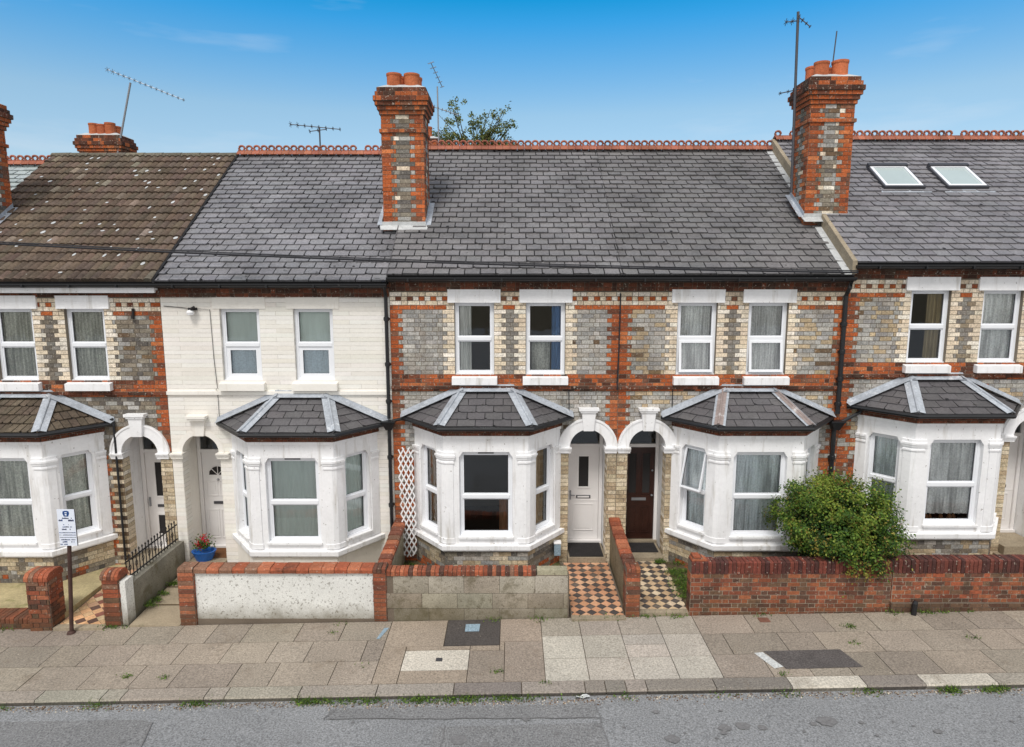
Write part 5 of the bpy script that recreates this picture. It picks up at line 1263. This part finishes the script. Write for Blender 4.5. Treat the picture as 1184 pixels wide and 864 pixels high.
# grit and litter in the gutter
q = MB()
for _ in range(2600):
    x = random.uniform(-9, 9); y = KY-.03-abs(random.gauss(0, .06)); s_ = random.uniform(.003, .011); z = zg(x)-.072
    if -2.6 < x < 1.3: y -= random.uniform(0, .12)
    c = random.choice((srgb(150, 130, 110), srgb(196, 186, 170), srgb(110, 86, 66), srgb(126, 118, 110), srgb(92, 74, 58)))
    q.hexa([(x-s_, y-s_, z), (x+s_, y-s_*.7, z), (x+s_*.8, y+s_, z), (x-s_, y+s_, z), (x-s_*.6, y-s_*.5, z+s_), (x+s_*.6, y-s_*.5, z+s_), (x+s_*.5, y+s_*.5, z+s_), (x-s_*.5, y+s_*.5, z+s_)], 'pebble', vary(c, .15))
for _ in range(700):
    x = random.uniform(-9, 9); y = random.uniform(KY, YF-.03); s_ = random.uniform(.002, .005); z = zg(x)+.001
    q.box(x-s_, x+s_, y-s_, y+s_, z, z+s_, 'pebble', vary(random.choice((srgb(150, 130, 110), srgb(70, 60, 50), srgb(196, 186, 170))), .15))
o = q.build('gutter_debris'); o['kind'] = 'stuff'
# scrap of paper and pale stones in the gutter
for x, y, s_, m, lb in ((1.02, KY-.06, .10, 'paint_mark', 'crumpled white paper scrap lying in the gutter'), ):
    q = MB(); pts = [V((x+s_*a+random.uniform(-.01, .01), y+s_*.35*b+random.uniform(-.01, .01), zg(x)-.07+random.uniform(.008, .05))) for b in range(-1, 2) for a in (-1, -.5, 0, .5, 1)]
    q.faces(pts, [(j*5+i, j*5+i+1, j*5+i+6, j*5+i+5) for j in range(2) for i in range(4)], m); o = q.build('paper_scrap', None, loc=(x, y, zg(x)-.07)); o['label'] = lb; o['category'] = 'litter'

# ------------------------------------------------------------------ world, sun, camera
w = bpy.data.worlds.new('World'); scene.world = w; w.use_nodes = True; nt = w.node_tree; nt.nodes.clear()
SE, SA = 56, -18        # elevation; azimuth from behind the camera, negative = to the left
out = nt.nodes.new('ShaderNodeOutputWorld'); bg = nt.nodes.new('ShaderNodeBackground'); sky = nt.nodes.new('ShaderNodeTexSky')
sky.sky_type = 'NISHITA'; sky.sun_disc = False; sky.sun_elevation = R(SE); sky.sun_rotation = R(180-SA); sky.air_density = 1.0; sky.dust_density = .6; sky.ozone_density = 1.5
tc = nt.nodes.new('ShaderNodeTexCoord'); sp_ = nt.nodes.new('ShaderNodeSeparateXYZ'); nt.links.new(tc.outputs['Generated'], sp_.inputs[0])
rp = ramp(nt, sp_.outputs[2], [(.0, (1.25, 1.25, 1.2)), (.15, (1.3, 1.33, 1.28)), (.22, (1.27, 1.44, 1.36)), (.33, (.255, 1.28, 1.68)), (.36, (.05, 1.2, 1.6)), (.6, (.6, 1.1, 1.3))])
cm = mul(nt, sky.outputs[0], rp)
# thin high haze
mp = N(nt, 'ShaderNodeMapping'); mp.inputs['Scale'].default_value = (1.5, 1.5, 9); nt.links.new(tc.outputs['Generated'], mp.inputs[0])
nz = N(nt, 'ShaderNodeTexNoise', Scale=1.6, Detail=5, Roughness=.55); nt.links.new(mp.outputs[0], nz.inputs['Vector'])
cl = ramp(nt, nz.outputs['Fac'], [(.56, 0.0), (.8, .35)])
cm = mul(nt, cm, (7.5, 7.9, 8.3), 'MIX', cl)
# unseen white cloud glow added behind the camera and overhead to brighten the facades
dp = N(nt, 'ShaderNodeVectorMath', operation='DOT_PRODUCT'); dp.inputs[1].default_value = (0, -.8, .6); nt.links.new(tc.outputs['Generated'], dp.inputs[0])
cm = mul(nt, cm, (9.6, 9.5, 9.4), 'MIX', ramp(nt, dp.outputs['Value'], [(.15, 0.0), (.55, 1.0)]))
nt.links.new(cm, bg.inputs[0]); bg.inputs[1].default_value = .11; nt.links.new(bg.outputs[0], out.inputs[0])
sun = bpy.data.lights.new('sun', 'SUN'); sun.energy = 2.2; sun.angle = R(16); sun.color = (1, .965, .92)
so = bpy.data.objects.new('sun', sun); COL.objects.link(so); so.rotation_euler = (R(90-SE), 0, R(SA))
cam = bpy.data.cameras.new('camera'); cam.lens = 770/1184*36; cam.sensor_width = 36; cam.sensor_fit = 'HORIZONTAL'; cam.clip_end = 3000
co = bpy.data.objects.new('camera', cam); COL.objects.link(co); co.location = (0, -13.17, 5.85); co.rotation_euler = (R(90-8.4), 0, 0); scene.camera = co
scene.view_settings.view_transform = 'Standard'; scene.view_settings.look = 'None'; scene.view_settings.exposure = 0
scene.cycles.max_bounces = 6; scene.cycles.transparent_max_bounces = 8
